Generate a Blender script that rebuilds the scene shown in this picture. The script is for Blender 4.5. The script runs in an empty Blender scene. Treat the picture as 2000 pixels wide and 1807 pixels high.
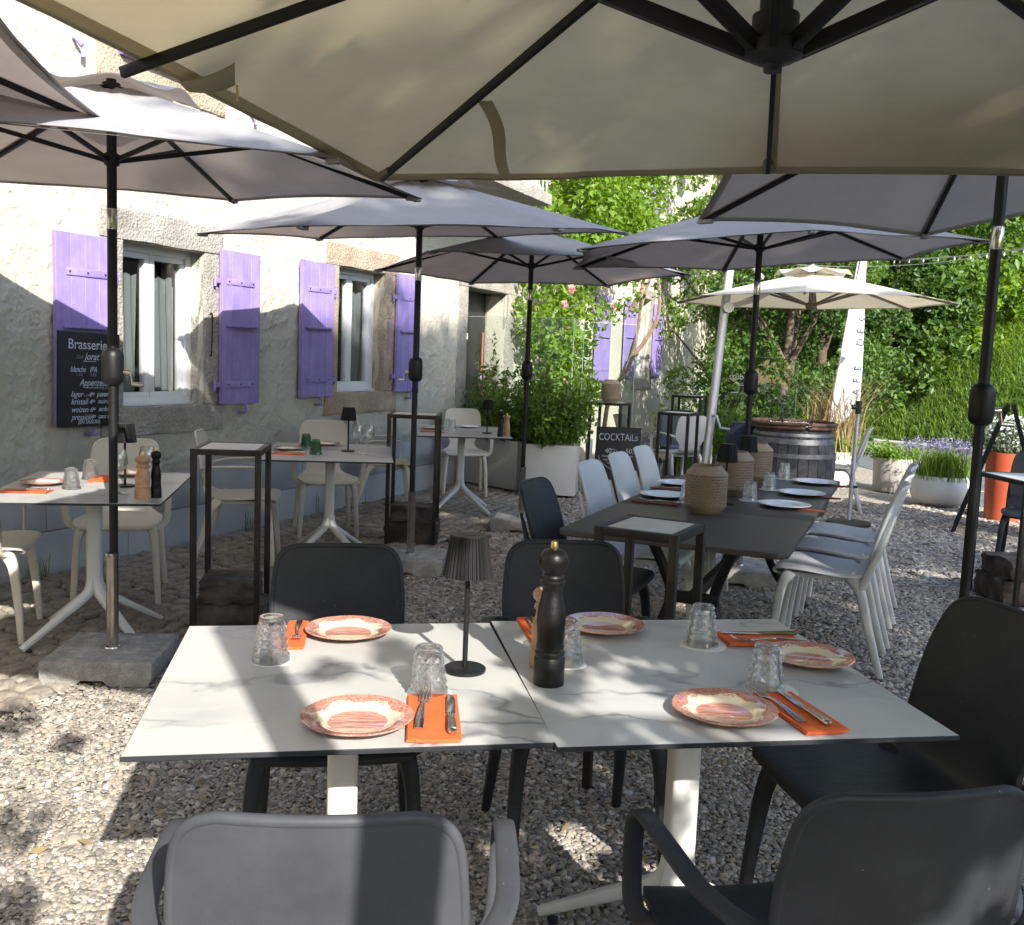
import bpy, bmesh, math, random
import numpy as np
from mathutils import Vector, Matrix

SC = bpy.context.scene
COL = SC.collection
PI = math.pi
# ------------------------------------------------------------------ camera
cam = bpy.data.cameras.new("camera"); cam_ob = bpy.data.objects.new("camera", cam); COL.objects.link(cam_ob)
cam.sensor_fit = 'HORIZONTAL'; cam.sensor_width = 36.0; cam.lens = 36.0 * 1898.6 / 2000.0
cam.clip_start = 0.05; cam.clip_end = 600
_p, _r = 0.1087, 0.0396
_f = Vector((0, math.cos(_p), -math.sin(_p))); _x = Vector((1, 0, 0)); _u = _x.cross(_f)
_x2 = math.cos(_r) * _x + math.sin(_r) * _u; _u2 = -math.sin(_r) * _x + math.cos(_r) * _u
cam_ob.matrix_world = Matrix(((_x2.x, _u2.x, -_f.x, 0), (_x2.y, _u2.y, -_f.y, 0), (_x2.z, _u2.z, -_f.z, 1.442), (0, 0, 0, 1)))
SC.camera = cam_ob
# ------------------------------------------------------------------ sky and sun
SUN = Vector((0.515, -1.117, 0.745)).normalized()      # towards the sun
elev = math.asin(SUN.z); azim = math.atan2(SUN.x, SUN.y)
w = bpy.data.worlds.new("World"); SC.world = w; w.use_nodes = True
nt = w.node_tree; nt.nodes.clear()
sky = nt.nodes.new('ShaderNodeTexSky'); sky.sky_type = 'NISHITA'; sky.sun_disc = False
sky.sun_elevation = elev; sky.sun_rotation = azim; sky.air_density = 1.0; sky.dust_density = 1.2; sky.ozone_density = 1.0
bg = nt.nodes.new('ShaderNodeBackground'); bg.inputs[1].default_value = 0.15
wo = nt.nodes.new('ShaderNodeOutputWorld')
nt.links.new(sky.outputs[0], bg.inputs[0]); nt.links.new(bg.outputs[0], wo.inputs[0])
sl = bpy.data.lights.new("sun", 'SUN'); sl.energy = 3.8; sl.angle = math.radians(0.53); sl.color = (1.0, 0.95, 0.87)
so = bpy.data.objects.new("sun", sl); COL.objects.link(so)
so.rotation_mode = 'QUATERNION'; so.rotation_quaternion = SUN.to_track_quat('Z', 'Y'); so.location = SUN * 40
SC.view_settings.view_transform = 'Standard'; SC.view_settings.look = 'None'
SC.view_settings.gamma = 1.0; SC.view_settings.use_curve_mapping = False
SC.view_settings.exposure = 1.60
cy = SC.cycles
cy.use_denoising = True; cy.max_bounces = 9; cy.diffuse_bounces = 4; cy.glossy_bounces = 4
cy.transmission_bounces = 8; cy.transparent_max_bounces = 24
cy.caustics_reflective = False; cy.caustics_refractive = False; cy.sample_clamp_indirect = 6.0

# ------------------------------------------------------------------ material helpers
MATS = {}
def newmat(name):
    m = bpy.data.materials.new(name); m.use_nodes = True; m.node_tree.nodes.clear(); MATS[name] = m
    return m, m.node_tree.nodes, m.node_tree.links
def out(m, sh):
    o = m.node_tree.nodes.new('ShaderNodeOutputMaterial'); m.node_tree.links.new(sh, o.inputs[0]); return o
def N(nodes, typ, **kw):
    n = nodes.new(typ)
    for k, v in kw.items():
        if k.startswith('i_'):
            key = k[2:]; key = int(key) if key.isdigit() else key.replace('_', ' ')
            n.inputs[key].default_value = v
        else: setattr(n, k, v)
    return n
def rgba(c): return (c[0], c[1], c[2], 1.0)
def ramp(nodes, stops):
    r = nodes.new('ShaderNodeValToRGB'); e = r.color_ramp.elements
    while len(e) < len(stops): e.new(0.5)
    for el, (p, c) in zip(e, stops):
        el.position = p; el.color = rgba(c) if len(c) == 3 else c
    return r
def coords(nodes, links, kind='Object', rnd=True):
    tc = nodes.new('ShaderNodeTexCoord')
    if not rnd: return tc.outputs[kind]
    oi = nodes.new('ShaderNodeObjectInfo'); va = N(nodes, 'ShaderNodeVectorMath', operation='MULTIPLY_ADD')
    links.new(oi.outputs['Random'], va.inputs[0]); va.inputs[1].default_value = (37.0, 53.0, 71.0)
    links.new(tc.outputs[kind], va.inputs[2]); return va.outputs[0]
def surf(name, c1, c2=None, scale=6.0, rough=0.5, metal=0.0, bump=0.0, bscale=80.0, spec=0.5, detail=5.0, stops=(0.35, 0.7), coat=0.0, rvar=0.0, world=False):
    """plain surface: two tones mottled by noise, fine bump"""
    m, n, l = newmat(name)
    b = n.new('ShaderNodeBsdfPrincipled')
    b.inputs['Roughness'].default_value = rough; b.inputs['Metallic'].default_value = metal
    b.inputs['Specular IOR Level'].default_value = spec; b.inputs['Coat Weight'].default_value = coat
    co = coords(n, l, 'Object')
    if c2 is None: c2 = tuple(min(1, x * 1.12) for x in c1)
    t = N(n, 'ShaderNodeTexNoise', i_Scale=scale, i_Detail=detail); l.new(co, t.inputs['Vector'])
    r = ramp(n, [(stops[0], c1), (stops[1], c2)]); l.new(t.outputs[0], r.inputs[0]); l.new(r.outputs[0], b.inputs['Base Color'])
    if rvar:
        mr = N(n, 'ShaderNodeMapRange'); l.new(t.outputs[0], mr.inputs[0]); mr.inputs[3].default_value = rough - rvar; mr.inputs[4].default_value = rough + rvar
        l.new(mr.outputs[0], b.inputs['Roughness'])
    if bump:
        t2 = N(n, 'ShaderNodeTexNoise', i_Scale=bscale, i_Detail=3.0); l.new(co, t2.inputs['Vector'])
        bp = N(n, 'ShaderNodeBump', i_Strength=bump, i_Distance=0.01); l.new(t2.outputs[0], bp.inputs['Height']); l.new(bp.outputs[0], b.inputs['Normal'])
    out(m, b.outputs[0]); return m

# fabrics: diffuse + translucent so that leaf shadows show from below
def fabric(name, c, tr, fac, stain=0.0, stainc=(0.2, 0.17, 0.12)):
    m, n, l = newmat(name); co = coords(n, l, 'Object')
    d = n.new('ShaderNodeBsdfDiffuse'); t = n.new('ShaderNodeBsdfTranslucent'); mx = n.new('ShaderNodeMixShader'); mx.inputs[0].default_value = fac
    ns = N(n, 'ShaderNodeTexNoise', i_Scale=3.0, i_Detail=6.0, i_Roughness=0.65); l.new(co, ns.inputs['Vector'])
    r = ramp(n, [(0.40, tuple(x * (1 - stain) + y * stain for x, y in zip(c, stainc))), (0.56, c)]); l.new(ns.outputs[0], r.inputs[0])
    l.new(r.outputs[0], d.inputs[0])
    r2 = ramp(n, [(0.40, tuple(x * (1 - stain) + y * stain for x, y in zip(tr, stainc))), (0.56, tr)]); l.new(ns.outputs[0], r2.inputs[0]); l.new(r2.outputs[0], t.inputs[0])
    w1 = N(n, 'ShaderNodeTexNoise', i_Scale=2.2, i_Detail=4.0); l.new(co, w1.inputs['Vector'])
    bp = N(n, 'ShaderNodeBump', i_Strength=0.35, i_Distance=0.05); l.new(w1.outputs[0], bp.inputs['Height'])
    w2 = N(n, 'ShaderNodeTexNoise', i_Scale=700.0, i_Detail=1.0); l.new(co, w2.inputs['Vector'])
    bp2 = N(n, 'ShaderNodeBump', i_Strength=0.15, i_Distance=0.002); l.new(w2.outputs[0], bp2.inputs['Height']); l.new(bp.outputs[0], bp2.inputs['Normal'])
    l.new(bp2.outputs[0], d.inputs['Normal'])
    l.new(d.outputs[0], mx.inputs[1]); l.new(t.outputs[0], mx.inputs[2]); out(m, mx.outputs[0]); return m
fabric('grey_canvas', (0.43, 0.425, 0.435), (0.32, 0.26, 0.225), 0.34, 0.12)
fabric('beige_canvas', (0.45, 0.43, 0.335), (0.43, 0.355, 0.215), 0.46, 0.14)
fabric('cream_canvas', (0.74, 0.71, 0.62), (0.50, 0.43, 0.30), 0.40, 0.05)
fabric('flag_cloth', (0.80, 0.80, 0.86), (0.6, 0.6, 0.66), 0.4, 0.0)
fabric('curtain', (0.27, 0.275, 0.29), (0.22, 0.22, 0.22), 0.45, 0.0)

def leafmat(name, dark, light, tfac=0.38, rough=0.45):
    m, n, l = newmat(name)
    at = N(n, 'ShaderNodeAttribute', attribute_name='tint')
    r = ramp(n, [(0.0, dark), (1.0, light)]); l.new(at.outputs['Fac'], r.inputs[0])
    b = n.new('ShaderNodeBsdfPrincipled'); b.inputs['Roughness'].default_value = rough; b.inputs['Specular IOR Level'].default_value = 0.35
    l.new(r.outputs[0], b.inputs['Base Color'])
    t = n.new('ShaderNodeBsdfTranslucent'); hs = N(n, 'ShaderNodeHueSaturation', i_Hue=0.485, i_Saturation=1.15, i_Value=1.5); l.new(r.outputs[0], hs.inputs['Color']); l.new(hs.outputs[0], t.inputs[0])
    mx = n.new('ShaderNodeMixShader'); mx.inputs[0].default_value = tfac
    l.new(b.outputs[0], mx.inputs[1]); l.new(t.outputs[0], mx.inputs[2]); out(m, mx.outputs[0]); return m
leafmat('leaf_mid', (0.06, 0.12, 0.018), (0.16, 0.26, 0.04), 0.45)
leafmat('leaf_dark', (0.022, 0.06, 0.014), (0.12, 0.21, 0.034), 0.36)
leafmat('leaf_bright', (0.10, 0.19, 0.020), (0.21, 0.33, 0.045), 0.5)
leafmat('leaf_grey', (0.10, 0.14, 0.08), (0.22, 0.26, 0.18), 0.3)
leafmat('straw', (0.22, 0.17, 0.08), (0.42, 0.34, 0.18), 0.3)
leafmat('lavender_flower', (0.17, 0.15, 0.27), (0.29, 0.26, 0.40), 0.25)
leafmat('pink_petal', (0.62, 0.34, 0.30), (0.78, 0.58, 0.52), 0.35)
leafmat('grass_blade', (0.08, 0.155, 0.02), (0.21, 0.31, 0.06), 0.45)
leafmat('white_flower', (0.5, 0.52, 0.48), (0.75, 0.75, 0.72), 0.3)

surf('lamp_black', (0.006, 0.006, 0.007), (0.010, 0.010, 0.012), rough=0.5, spec=0.22)
surf('black_metal', (0.005, 0.005, 0.006), (0.010, 0.010, 0.011), rough=0.45, spec=0.3, bump=0.05, bscale=300)
surf('dark_metal', (0.012, 0.010, 0.009), (0.035, 0.027, 0.022), scale=14, rough=0.5, metal=0.3, bump=0.1, bscale=120)
surf('chrome', (0.45, 0.43, 0.40), (0.6, 0.57, 0.52), scale=30, rough=0.22, metal=1.0)
surf('alu', (0.42, 0.43, 0.47), (0.5, 0.5, 0.55), rough=0.4, metal=0.6)
surf('white_metal', (0.54, 0.54, 0.52), (0.60, 0.60, 0.575), rough=0.38, bump=0.04, bscale=200)
surf('beige_plastic', (0.52, 0.48, 0.405), (0.57, 0.53, 0.455), rough=0.48, bump=0.05, bscale=500)
surf('pale_plastic', (0.48, 0.49, 0.495), (0.53, 0.54, 0.545), rough=0.45, bump=0.05, bscale=500)
def worn_plastic(name, c1, c2, rough, speck):
    m, n, l = newmat(name); co = coords(n, l, 'Object'); b = n.new('ShaderNodeBsdfPrincipled'); b.inputs['Specular IOR Level'].default_value = 0.22
    t = N(n, 'ShaderNodeTexNoise', i_Scale=5.0, i_Detail=7.0, i_Roughness=0.65); l.new(co, t.inputs['Vector']); r = ramp(n, [(0.35, c1), (0.68, c2)]); l.new(t.outputs[0], r.inputs[0])
    v = N(n, 'ShaderNodeTexVoronoi', i_Scale=95.0, i_Randomness=1.0); l.new(co, v.inputs['Vector']); lt = N(n, 'ShaderNodeMath', operation='LESS_THAN'); l.new(v.outputs['Distance'], lt.inputs[0]); lt.inputs[1].default_value = 0.10
    sp = N(n, 'ShaderNodeSeparateColor'); l.new(v.outputs['Color'], sp.inputs[0]); gt = N(n, 'ShaderNodeMath', operation='GREATER_THAN'); l.new(sp.outputs[0], gt.inputs[0]); gt.inputs[1].default_value = 0.93; mu = N(n, 'ShaderNodeMath', operation='MULTIPLY'); l.new(lt.outputs[0], mu.inputs[0]); l.new(gt.outputs[0], mu.inputs[1])
    mx = N(n, 'ShaderNodeMix', data_type='RGBA'); l.new(mu.outputs[0], mx.inputs[0]); l.new(r.outputs[0], mx.inputs[6]); mx.inputs[7].default_value = rgba(speck); l.new(mx.outputs[2], b.inputs['Base Color'])
    mp = N(n, 'ShaderNodeMapping'); mp.inputs['Scale'].default_value = (60, 4, 4); mp.inputs['Rotation'].default_value = (0.4, 0.2, 0.5); l.new(co, mp.inputs[0]); t2 = N(n, 'ShaderNodeTexNoise', i_Scale=3.0, i_Detail=4.0); l.new(mp.outputs[0], t2.inputs['Vector'])
    ad = N(n, 'ShaderNodeMath', operation='ADD'); l.new(t.outputs[0], ad.inputs[0]); l.new(t2.outputs[0], ad.inputs[1]); mr = N(n, 'ShaderNodeMapRange'); l.new(ad.outputs[0], mr.inputs[0]); mr.inputs[1].default_value = 0.6; mr.inputs[2].default_value = 1.4; mr.inputs[3].default_value = rough - 0.12; mr.inputs[4].default_value = rough + 0.14; l.new(mr.outputs[0], b.inputs['Roughness'])
    t3 = N(n, 'ShaderNodeTexNoise', i_Scale=700.0, i_Detail=2.0); l.new(co, t3.inputs['Vector']); bp = N(n, 'ShaderNodeBump', i_Strength=0.12, i_Distance=0.002); l.new(t3.outputs[0], bp.inputs['Height']); l.new(bp.outputs[0], b.inputs['Normal']); out(m, b.outputs[0]); return m
worn_plastic('sunlit_black_plastic', (0.042, 0.044, 0.050), (0.062, 0.065, 0.073), 0.5, (0.25, 0.24, 0.22))  # black plastic with the sun's glare on the front left chair painted in
worn_plastic('black_plastic', (0.017, 0.019, 0.022), (0.031, 0.033, 0.038), 0.45, (0.22, 0.21, 0.19))
surf('navy_plastic', (0.045, 0.055, 0.09), (0.06, 0.07, 0.11), rough=0.5)
surf('taupe_plastic', (0.16, 0.13, 0.11), (0.2, 0.17, 0.14), rough=0.5)
surf('taupe_top', (0.046, 0.038, 0.034), (0.060, 0.050, 0.045), rough=0.46, bump=0.06, bscale=250, rvar=0.05)
surf('stand_top', (0.50, 0.50, 0.45), (0.58, 0.58, 0.53), scale=20, rough=0.5)
surf('log_wood', (0.020, 0.017, 0.016), (0.11, 0.085, 0.068), scale=9, rough=0.85, bump=0.8, bscale=30, detail=9)
surf('tan_ceramic', (0.21, 0.155, 0.10), (0.29, 0.225, 0.15), scale=8, rough=0.6, bump=0.15, bscale=200)
surf('black_wood', (0.003, 0.003, 0.003), (0.008, 0.007, 0.006), scale=25, rough=0.40, bump=0.08, bscale=120, spec=0.28)
surf('light_wood', (0.36, 0.19, 0.10), (0.52, 0.31, 0.18), scale=25, rough=0.5, bump=0.1, bscale=90)
surf('brass', (0.55, 0.40, 0.16), (0.65, 0.5, 0.22), rough=0.3, metal=1.0)
m, n, l = newmat('lilac_paint'); co = coords(n, l, 'Object'); b = n.new('ShaderNodeBsdfPrincipled'); b.inputs['Roughness'].default_value = 0.58
mp = N(n, 'ShaderNodeMapping'); mp.inputs['Scale'].default_value = (40, 40, 2.2); l.new(co, mp.inputs[0]); t = N(n, 'ShaderNodeTexNoise', i_Scale=1.0, i_Detail=6.0, i_Roughness=0.6); l.new(mp.outputs[0], t.inputs['Vector'])
t2 = N(n, 'ShaderNodeTexNoise', i_Scale=3.5, i_Detail=6.0, i_Roughness=0.7); l.new(co, t2.inputs['Vector']); ad = N(n, 'ShaderNodeMath', operation='MULTIPLY_ADD'); l.new(t.outputs[0], ad.inputs[0]); ad.inputs[1].default_value = 0.45; l.new(t2.outputs[0], ad.inputs[2])
r = ramp(n, [(0.45, (0.195, 0.145, 0.37)), (0.70, (0.25, 0.19, 0.455)), (0.95, (0.32, 0.26, 0.52))]); l.new(ad.outputs[0], r.inputs[0]); l.new(r.outputs[0], b.inputs['Base Color'])
bp = N(n, 'ShaderNodeBump', i_Strength=0.25, i_Distance=0.003); l.new(t.outputs[0], bp.inputs['Height']); l.new(bp.outputs[0], b.inputs['Normal']); out(m, b.outputs[0])
surf('pvc_white', (0.56, 0.58, 0.60), (0.62, 0.63, 0.65), rough=0.35)
surf('plinth_paint', (0.36, 0.375, 0.395), (0.44, 0.455, 0.47), scale=4, rough=0.75, bump=0.12, bscale=40)
surf('white_planter', (0.54, 0.54, 0.525), (0.60, 0.60, 0.585), scale=4, rough=0.5, bump=0.05)
surf('grey_pot', (0.27, 0.25, 0.235), (0.33, 0.31, 0.29), scale=5, rough=0.6)
surf('terracotta_red', (0.45, 0.085, 0.035), (0.52, 0.11, 0.05), scale=5, rough=0.5)
surf('white_plate', (0.70, 0.72, 0.76), (0.76, 0.78, 0.8), rough=0.15)
surf('paper_coaster', (0.66, 0.65, 0.62), (0.72, 0.71, 0.68), rough=0.8)
surf('napkin_orange', (0.62, 0.105, 0.022), (0.70, 0.13, 0.03), scale=40, rough=0.85, bump=0.3, bscale=400)
surf('napkin_brown', (0.15, 0.035, 0.02), (0.20, 0.05, 0.028), rough=0.85, bump=0.2, bscale=300)
surf('steel', (0.55, 0.54, 0.52), (0.68, 0.66, 0.63), scale=60, rough=0.2, metal=1.0)
surf('green_handle', (0.07, 0.08, 0.045), (0.11, 0.12, 0.07), rough=0.3)
surf('chalkboard', (0.006, 0.006, 0.007), (0.013, 0.013, 0.014), scale=5, rough=0.6)
surf('chalk', (0.36, 0.40, 0.50), (0.62, 0.66, 0.74), scale=60, rough=0.9)
surf('chalk_dim', (0.12, 0.13, 0.16), (0.25, 0.27, 0.32), scale=60, rough=0.9)
surf('sign_ink', (0.05, 0.06, 0.13), rough=0.8)
surf('glass_print', (0.7, 0.72, 0.72), rough=0.8)
surf('bark', (0.055, 0.04, 0.028), (0.14, 0.10, 0.07), scale=16, rough=0.9, bump=0.9, bscale=35)
surf('vine_bark', (0.16, 0.10, 0.065), (0.27, 0.18, 0.12), scale=16, rough=0.9, bump=0.6, bscale=60)
surf('bamboo', (0.22, 0.24, 0.16), (0.30, 0.31, 0.22), rough=0.6)
surf('soil', (0.03, 0.022, 0.016), (0.07, 0.05, 0.035), scale=30, rough=1.0, bump=0.8, bscale=60)
surf('barrel_wood', (0.030, 0.030, 0.034), (0.095, 0.092, 0.094), scale=10, rough=0.8, bump=0.5, bscale=60, detail=9)
surf('barrel_hoop', (0.14, 0.14, 0.15), (0.27, 0.27, 0.27), scale=12, rough=0.5, metal=0.7, bump=0.2)
surf('rusty_hoop', (0.06, 0.035, 0.025), (0.16, 0.09, 0.06), scale=14, rough=0.85, bump=0.4, bscale=60)
surf('asphalt', (0.10, 0.105, 0.115), (0.15, 0.155, 0.165), scale=3, rough=0.9, bump=0.3, bscale=200)
surf('kerb_stone', (0.28, 0.27, 0.25), (0.38, 0.37, 0.34), scale=10, rough=0.9, bump=0.4)
surf('yellow_paint', (0.65, 0.42, 0.08), rough=0.8)
surf('door_dark', (0.010, 0.010, 0.011), (0.02, 0.02, 0.022), rough=0.5)
surf('door_grey', (0.09, 0.09, 0.095), (0.12, 0.12, 0.125), rough=0.6)
surf('room_dark', (0.02, 0.02, 0.022), rough=0.9)
surf('copper_hose', (0.35, 0.10, 0.06), rough=0.6)
surf('roof_tile', (0.20, 0.09, 0.06), (0.28, 0.14, 0.09), rough=0.9, bump=0.5, bscale=20)
surf('mirror_rim', (0.02, 0.022, 0.026), (0.05, 0.05, 0.055), rough=0.3)
surf('bulb', (0.7, 0.7, 0.62), rough=0.2)
surf('cable', (0.25, 0.27, 0.24), rough=0.7)
surf('white_paper', (0.7, 0.7, 0.68), rough=0.8)
surf('red_pot', (0.45, 0.12, 0.08), rough=0.7)

def stone(name, c1, c2, c3, scale=9, bump=0.7):
    m, n, l = newmat(name); co = coords(n, l, 'Object')
    b = n.new('ShaderNodeBsdfPrincipled'); b.inputs['Roughness'].default_value = 0.9
    t = N(n, 'ShaderNodeTexNoise', i_Scale=scale * 0.4, i_Detail=8.0, i_Roughness=0.7); l.new(co, t.inputs['Vector'])
    t3 = N(n, 'ShaderNodeTexNoise', i_Scale=scale * 7, i_Detail=4.0, i_Roughness=0.7); l.new(co, t3.inputs['Vector'])
    mxv = N(n, 'ShaderNodeMath', operation='MULTIPLY_ADD'); l.new(t3.outputs[0], mxv.inputs[0]); mxv.inputs[1].default_value = 0.6; l.new(t.outputs[0], mxv.inputs[2])
    r = ramp(n, [(0.55, c1), (0.80, c2), (1.0, c3)]); l.new(mxv.outputs[0], r.inputs[0]); l.new(r.outputs[0], b.inputs['Base Color'])
    v = N(n, 'ShaderNodeTexVoronoi', i_Scale=scale * 6); l.new(co, v.inputs['Vector'])
    ad = N(n, 'ShaderNodeMath', operation='ADD'); l.new(v.outputs['Distance'], ad.inputs[0]); l.new(t3.outputs[0], ad.inputs[1])
    bp = N(n, 'ShaderNodeBump', i_Strength=bump, i_Distance=0.012); l.new(ad.outputs[0], bp.inputs['Height']); l.new(bp.outputs[0], b.inputs['Normal'])
    out(m, b.outputs[0]); return m
stone('limestone', (0.17, 0.158, 0.138), (0.29, 0.272, 0.238), (0.40, 0.38, 0.335))
stone('sandstone', (0.24, 0.185, 0.13), (0.34, 0.275, 0.20), (0.43, 0.36, 0.27))
stone('granite', (0.17, 0.165, 0.155), (0.32, 0.305, 0.285), (0.52, 0.50, 0.47), scale=26, bump=0.4)
stone('cobble_stone', (0.15, 0.13, 0.105), (0.27, 0.235, 0.19), (0.40, 0.355, 0.29), scale=10, bump=0.5)

# stucco
m, n, l = newmat('stucco'); co = coords(n, l, 'Object', False)
b = n.new('ShaderNodeBsdfPrincipled'); b.inputs['Roughness'].default_value = 0.92
t = N(n, 'ShaderNodeTexNoise', i_Scale=1.3, i_Detail=8.0, i_Roughness=0.65); l.new(co, t.inputs['Vector'])
r = ramp(n, [(0.3, (0.385, 0.362, 0.302)), (0.6, (0.455, 0.432, 0.366))]); l.new(t.outputs[0], r.inputs[0]); l.new(r.outputs[0], b.inputs['Base Color'])
t2 = N(n, 'ShaderNodeTexNoise', i_Scale=26.0, i_Detail=6.0, i_Roughness=0.6, i_Distortion=1.2); l.new(co, t2.inputs['Vector'])
bp = N(n, 'ShaderNodeBump', i_Strength=0.7, i_Distance=0.012); l.new(t2.outputs[0], bp.inputs['Height']); l.new(bp.outputs[0], b.inputs['Normal'])
out(m, b.outputs[0])

# marble laminate
m, n, l = newmat('marble_top'); co = coords(n, l, 'Object')
b = n.new('ShaderNodeBsdfPrincipled'); b.inputs['Roughness'].default_value = 0.28
dst = N(n, 'ShaderNodeTexNoise', i_Scale=2.2, i_Detail=5.0); l.new(co, dst.inputs['Vector'])
mixv = N(n, 'ShaderNodeVectorMath', operation='MULTIPLY_ADD'); l.new(dst.outputs['Color'], mixv.inputs[0]); mixv.inputs[1].default_value = (0.55, 0.55, 0.55); l.new(co, mixv.inputs[2])
def veins(scale, width, rot):
    mp = N(n, 'ShaderNodeMapping'); mp.inputs['Rotation'].default_value = (0, 0, rot); mp.inputs['Scale'].default_value = (0.55, 1.5, 1.0); l.new(mixv.outputs[0], mp.inputs[0])
    t = N(n, 'ShaderNodeTexNoise', i_Scale=scale, i_Detail=3.0, i_Roughness=0.5); l.new(mp.outputs[0], t.inputs['Vector'])
    s = N(n, 'ShaderNodeMath', operation='SUBTRACT'); l.new(t.outputs[0], s.inputs[0]); s.inputs[1].default_value = 0.5
    a = N(n, 'ShaderNodeMath', operation='ABSOLUTE'); l.new(s.outputs[0], a.inputs[0])
    mr = N(n, 'ShaderNodeMapRange'); l.new(a.outputs[0], mr.inputs[0]); mr.inputs[1].default_value = 0.0; mr.inputs[2].default_value = width; mr.inputs[3].default_value = 1.0; mr.inputs[4].default_value = 0.0
    mod = N(n, 'ShaderNodeTexNoise', i_Scale=3.0, i_Detail=2.0); l.new(co, mod.inputs['Vector'])
    mm = N(n, 'ShaderNodeMapRange'); l.new(mod.outputs[0], mm.inputs[0]); mm.inputs[1].default_value = 0.44; mm.inputs[2].default_value = 0.60
    ml = N(n, 'ShaderNodeMath', operation='MULTIPLY'); l.new(mr.outputs[0], ml.inputs[0]); l.new(mm.outputs[0], ml.inputs[1]); return ml.outputs[0]
v1 = veins(2.0, 0.018, 0.6); v2 = veins(2.4, 0.14, 0.9)
c0 = N(n, 'ShaderNodeMix', data_type='RGBA'); c0.inputs[6].default_value = (0.46, 0.46, 0.44, 1); c0.inputs[7].default_value = (0.30, 0.31, 0.315, 1)
h2 = N(n, 'ShaderNodeMath', operation='MULTIPLY'); l.new(v2, h2.inputs[0]); h2.inputs[1].default_value = 0.75; l.new(h2.outputs[0], c0.inputs[0])
c1 = N(n, 'ShaderNodeMix', data_type='RGBA'); l.new(c0.outputs[2], c1.inputs[6]); c1.inputs[7].default_value = (0.15, 0.16, 0.175, 1)
h1 = N(n, 'ShaderNodeMath', operation='MULTIPLY'); l.new(v1, h1.inputs[0]); h1.inputs[1].default_value = 1.0; l.new(h1.outputs[0], c1.inputs[0])
l.new(c1.outputs[2], b.inputs['Base Color']); out(m, b.outputs[0])

# red transfer-printed plate (pattern follows the plate's own radius and angle)
m, n, l = newmat('red_plate'); tc = n.new('ShaderNodeTexCoord')
b = n.new('ShaderNodeBsdfPrincipled'); b.inputs['Roughness'].default_value = 0.12; b.inputs['Coat Weight'].default_value = 0.3
sx = n.new('ShaderNodeSeparateXYZ'); l.new(tc.outputs['Object'], sx.inputs[0])
def M_(op, a, bb=None, c=None):
    q = N(n, 'ShaderNodeMath', operation=op)
    for i, x in enumerate((a, bb, c)):
        if x is None: continue
        if isinstance(x, (int, float)): q.inputs[i].default_value = x
        else: l.new(x, q.inputs[i])
    return q.outputs[0]
rr = M_('SQRT', M_('ADD', M_('MULTIPLY', sx.outputs[0], sx.outputs[0]), M_('MULTIPLY', sx.outputs[1], sx.outputs[1])))
th = M_('ARCTAN2', sx.outputs[1], sx.outputs[0])
n1 = N(n, 'ShaderNodeTexNoise', i_Scale=210.0, i_Detail=5.0, i_Roughness=0.7); l.new(tc.outputs['Object'], n1.inputs['Vector'])
mp = N(n, 'ShaderNodeMapping'); mp.inputs['Scale'].default_value = (18, 110, 1); l.new(tc.outputs['Object'], mp.inputs[0])
n2 = N(n, 'ShaderNodeTexNoise', i_Scale=1.0, i_Detail=6.0, i_Roughness=0.65); l.new(mp.outputs[0], n2.inputs['Vector'])
lob = M_('MULTIPLY', M_('COSINE', M_('MULTIPLY', th, 6.0)), 0.5)
rim_in = M_('ADD', M_('MULTIPLY', lob, 0.016), 0.080)                       # cartouche edge
rim = M_('SMOOTH_MAX', M_('GREATER_THAN', M_('ADD', rr, M_('MULTIPLY', M_('SUBTRACT', n1.outputs[0], 0.5), 0.012)), rim_in), 0.0, 0.01)
flw = M_('MULTIPLY', M_('GREATER_THAN', n1.outputs[0], 0.50), M_('MULTIPLY', M_('GREATER_THAN', rr, 0.075), M_('GREATER_THAN', lob, 0.28)))
cen = M_('MULTIPLY', M_('LESS_THAN', rr, M_('ADD', 0.056, M_('MULTIPLY', M_('SUBTRACT', n1.outputs[0], 0.5), 0.014))), M_('MULTIPLY_ADD', M_('MINIMUM', M_('MAXIMUM', M_('MULTIPLY_ADD', n2.outputs[0], 5.0, -2.0), 0.0), 1.0), 0.42, 0.50))
rimv = M_('MULTIPLY', rim, M_('MULTIPLY_ADD', M_('MINIMUM', M_('MAXIMUM', M_('MULTIPLY_ADD', n1.outputs[0], 6.0, -2.5), 0.0), 1.0), 0.40, 0.52))
tot = M_('MINIMUM', M_('MAXIMUM', M_('MAXIMUM', rimv, M_('MULTIPLY', flw, 0.7)), cen), 1.0)
cm = N(n, 'ShaderNodeMix', data_type='RGBA'); cm.inputs[6].default_value = (0.62, 0.54, 0.40, 1); cm.inputs[7].default_value = (0.36, 0.065, 0.05, 1)
l.new(tot, cm.inputs[0]); l.new(cm.outputs[2], b.inputs['Base Color']); out(m, b.outputs[0])

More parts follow.
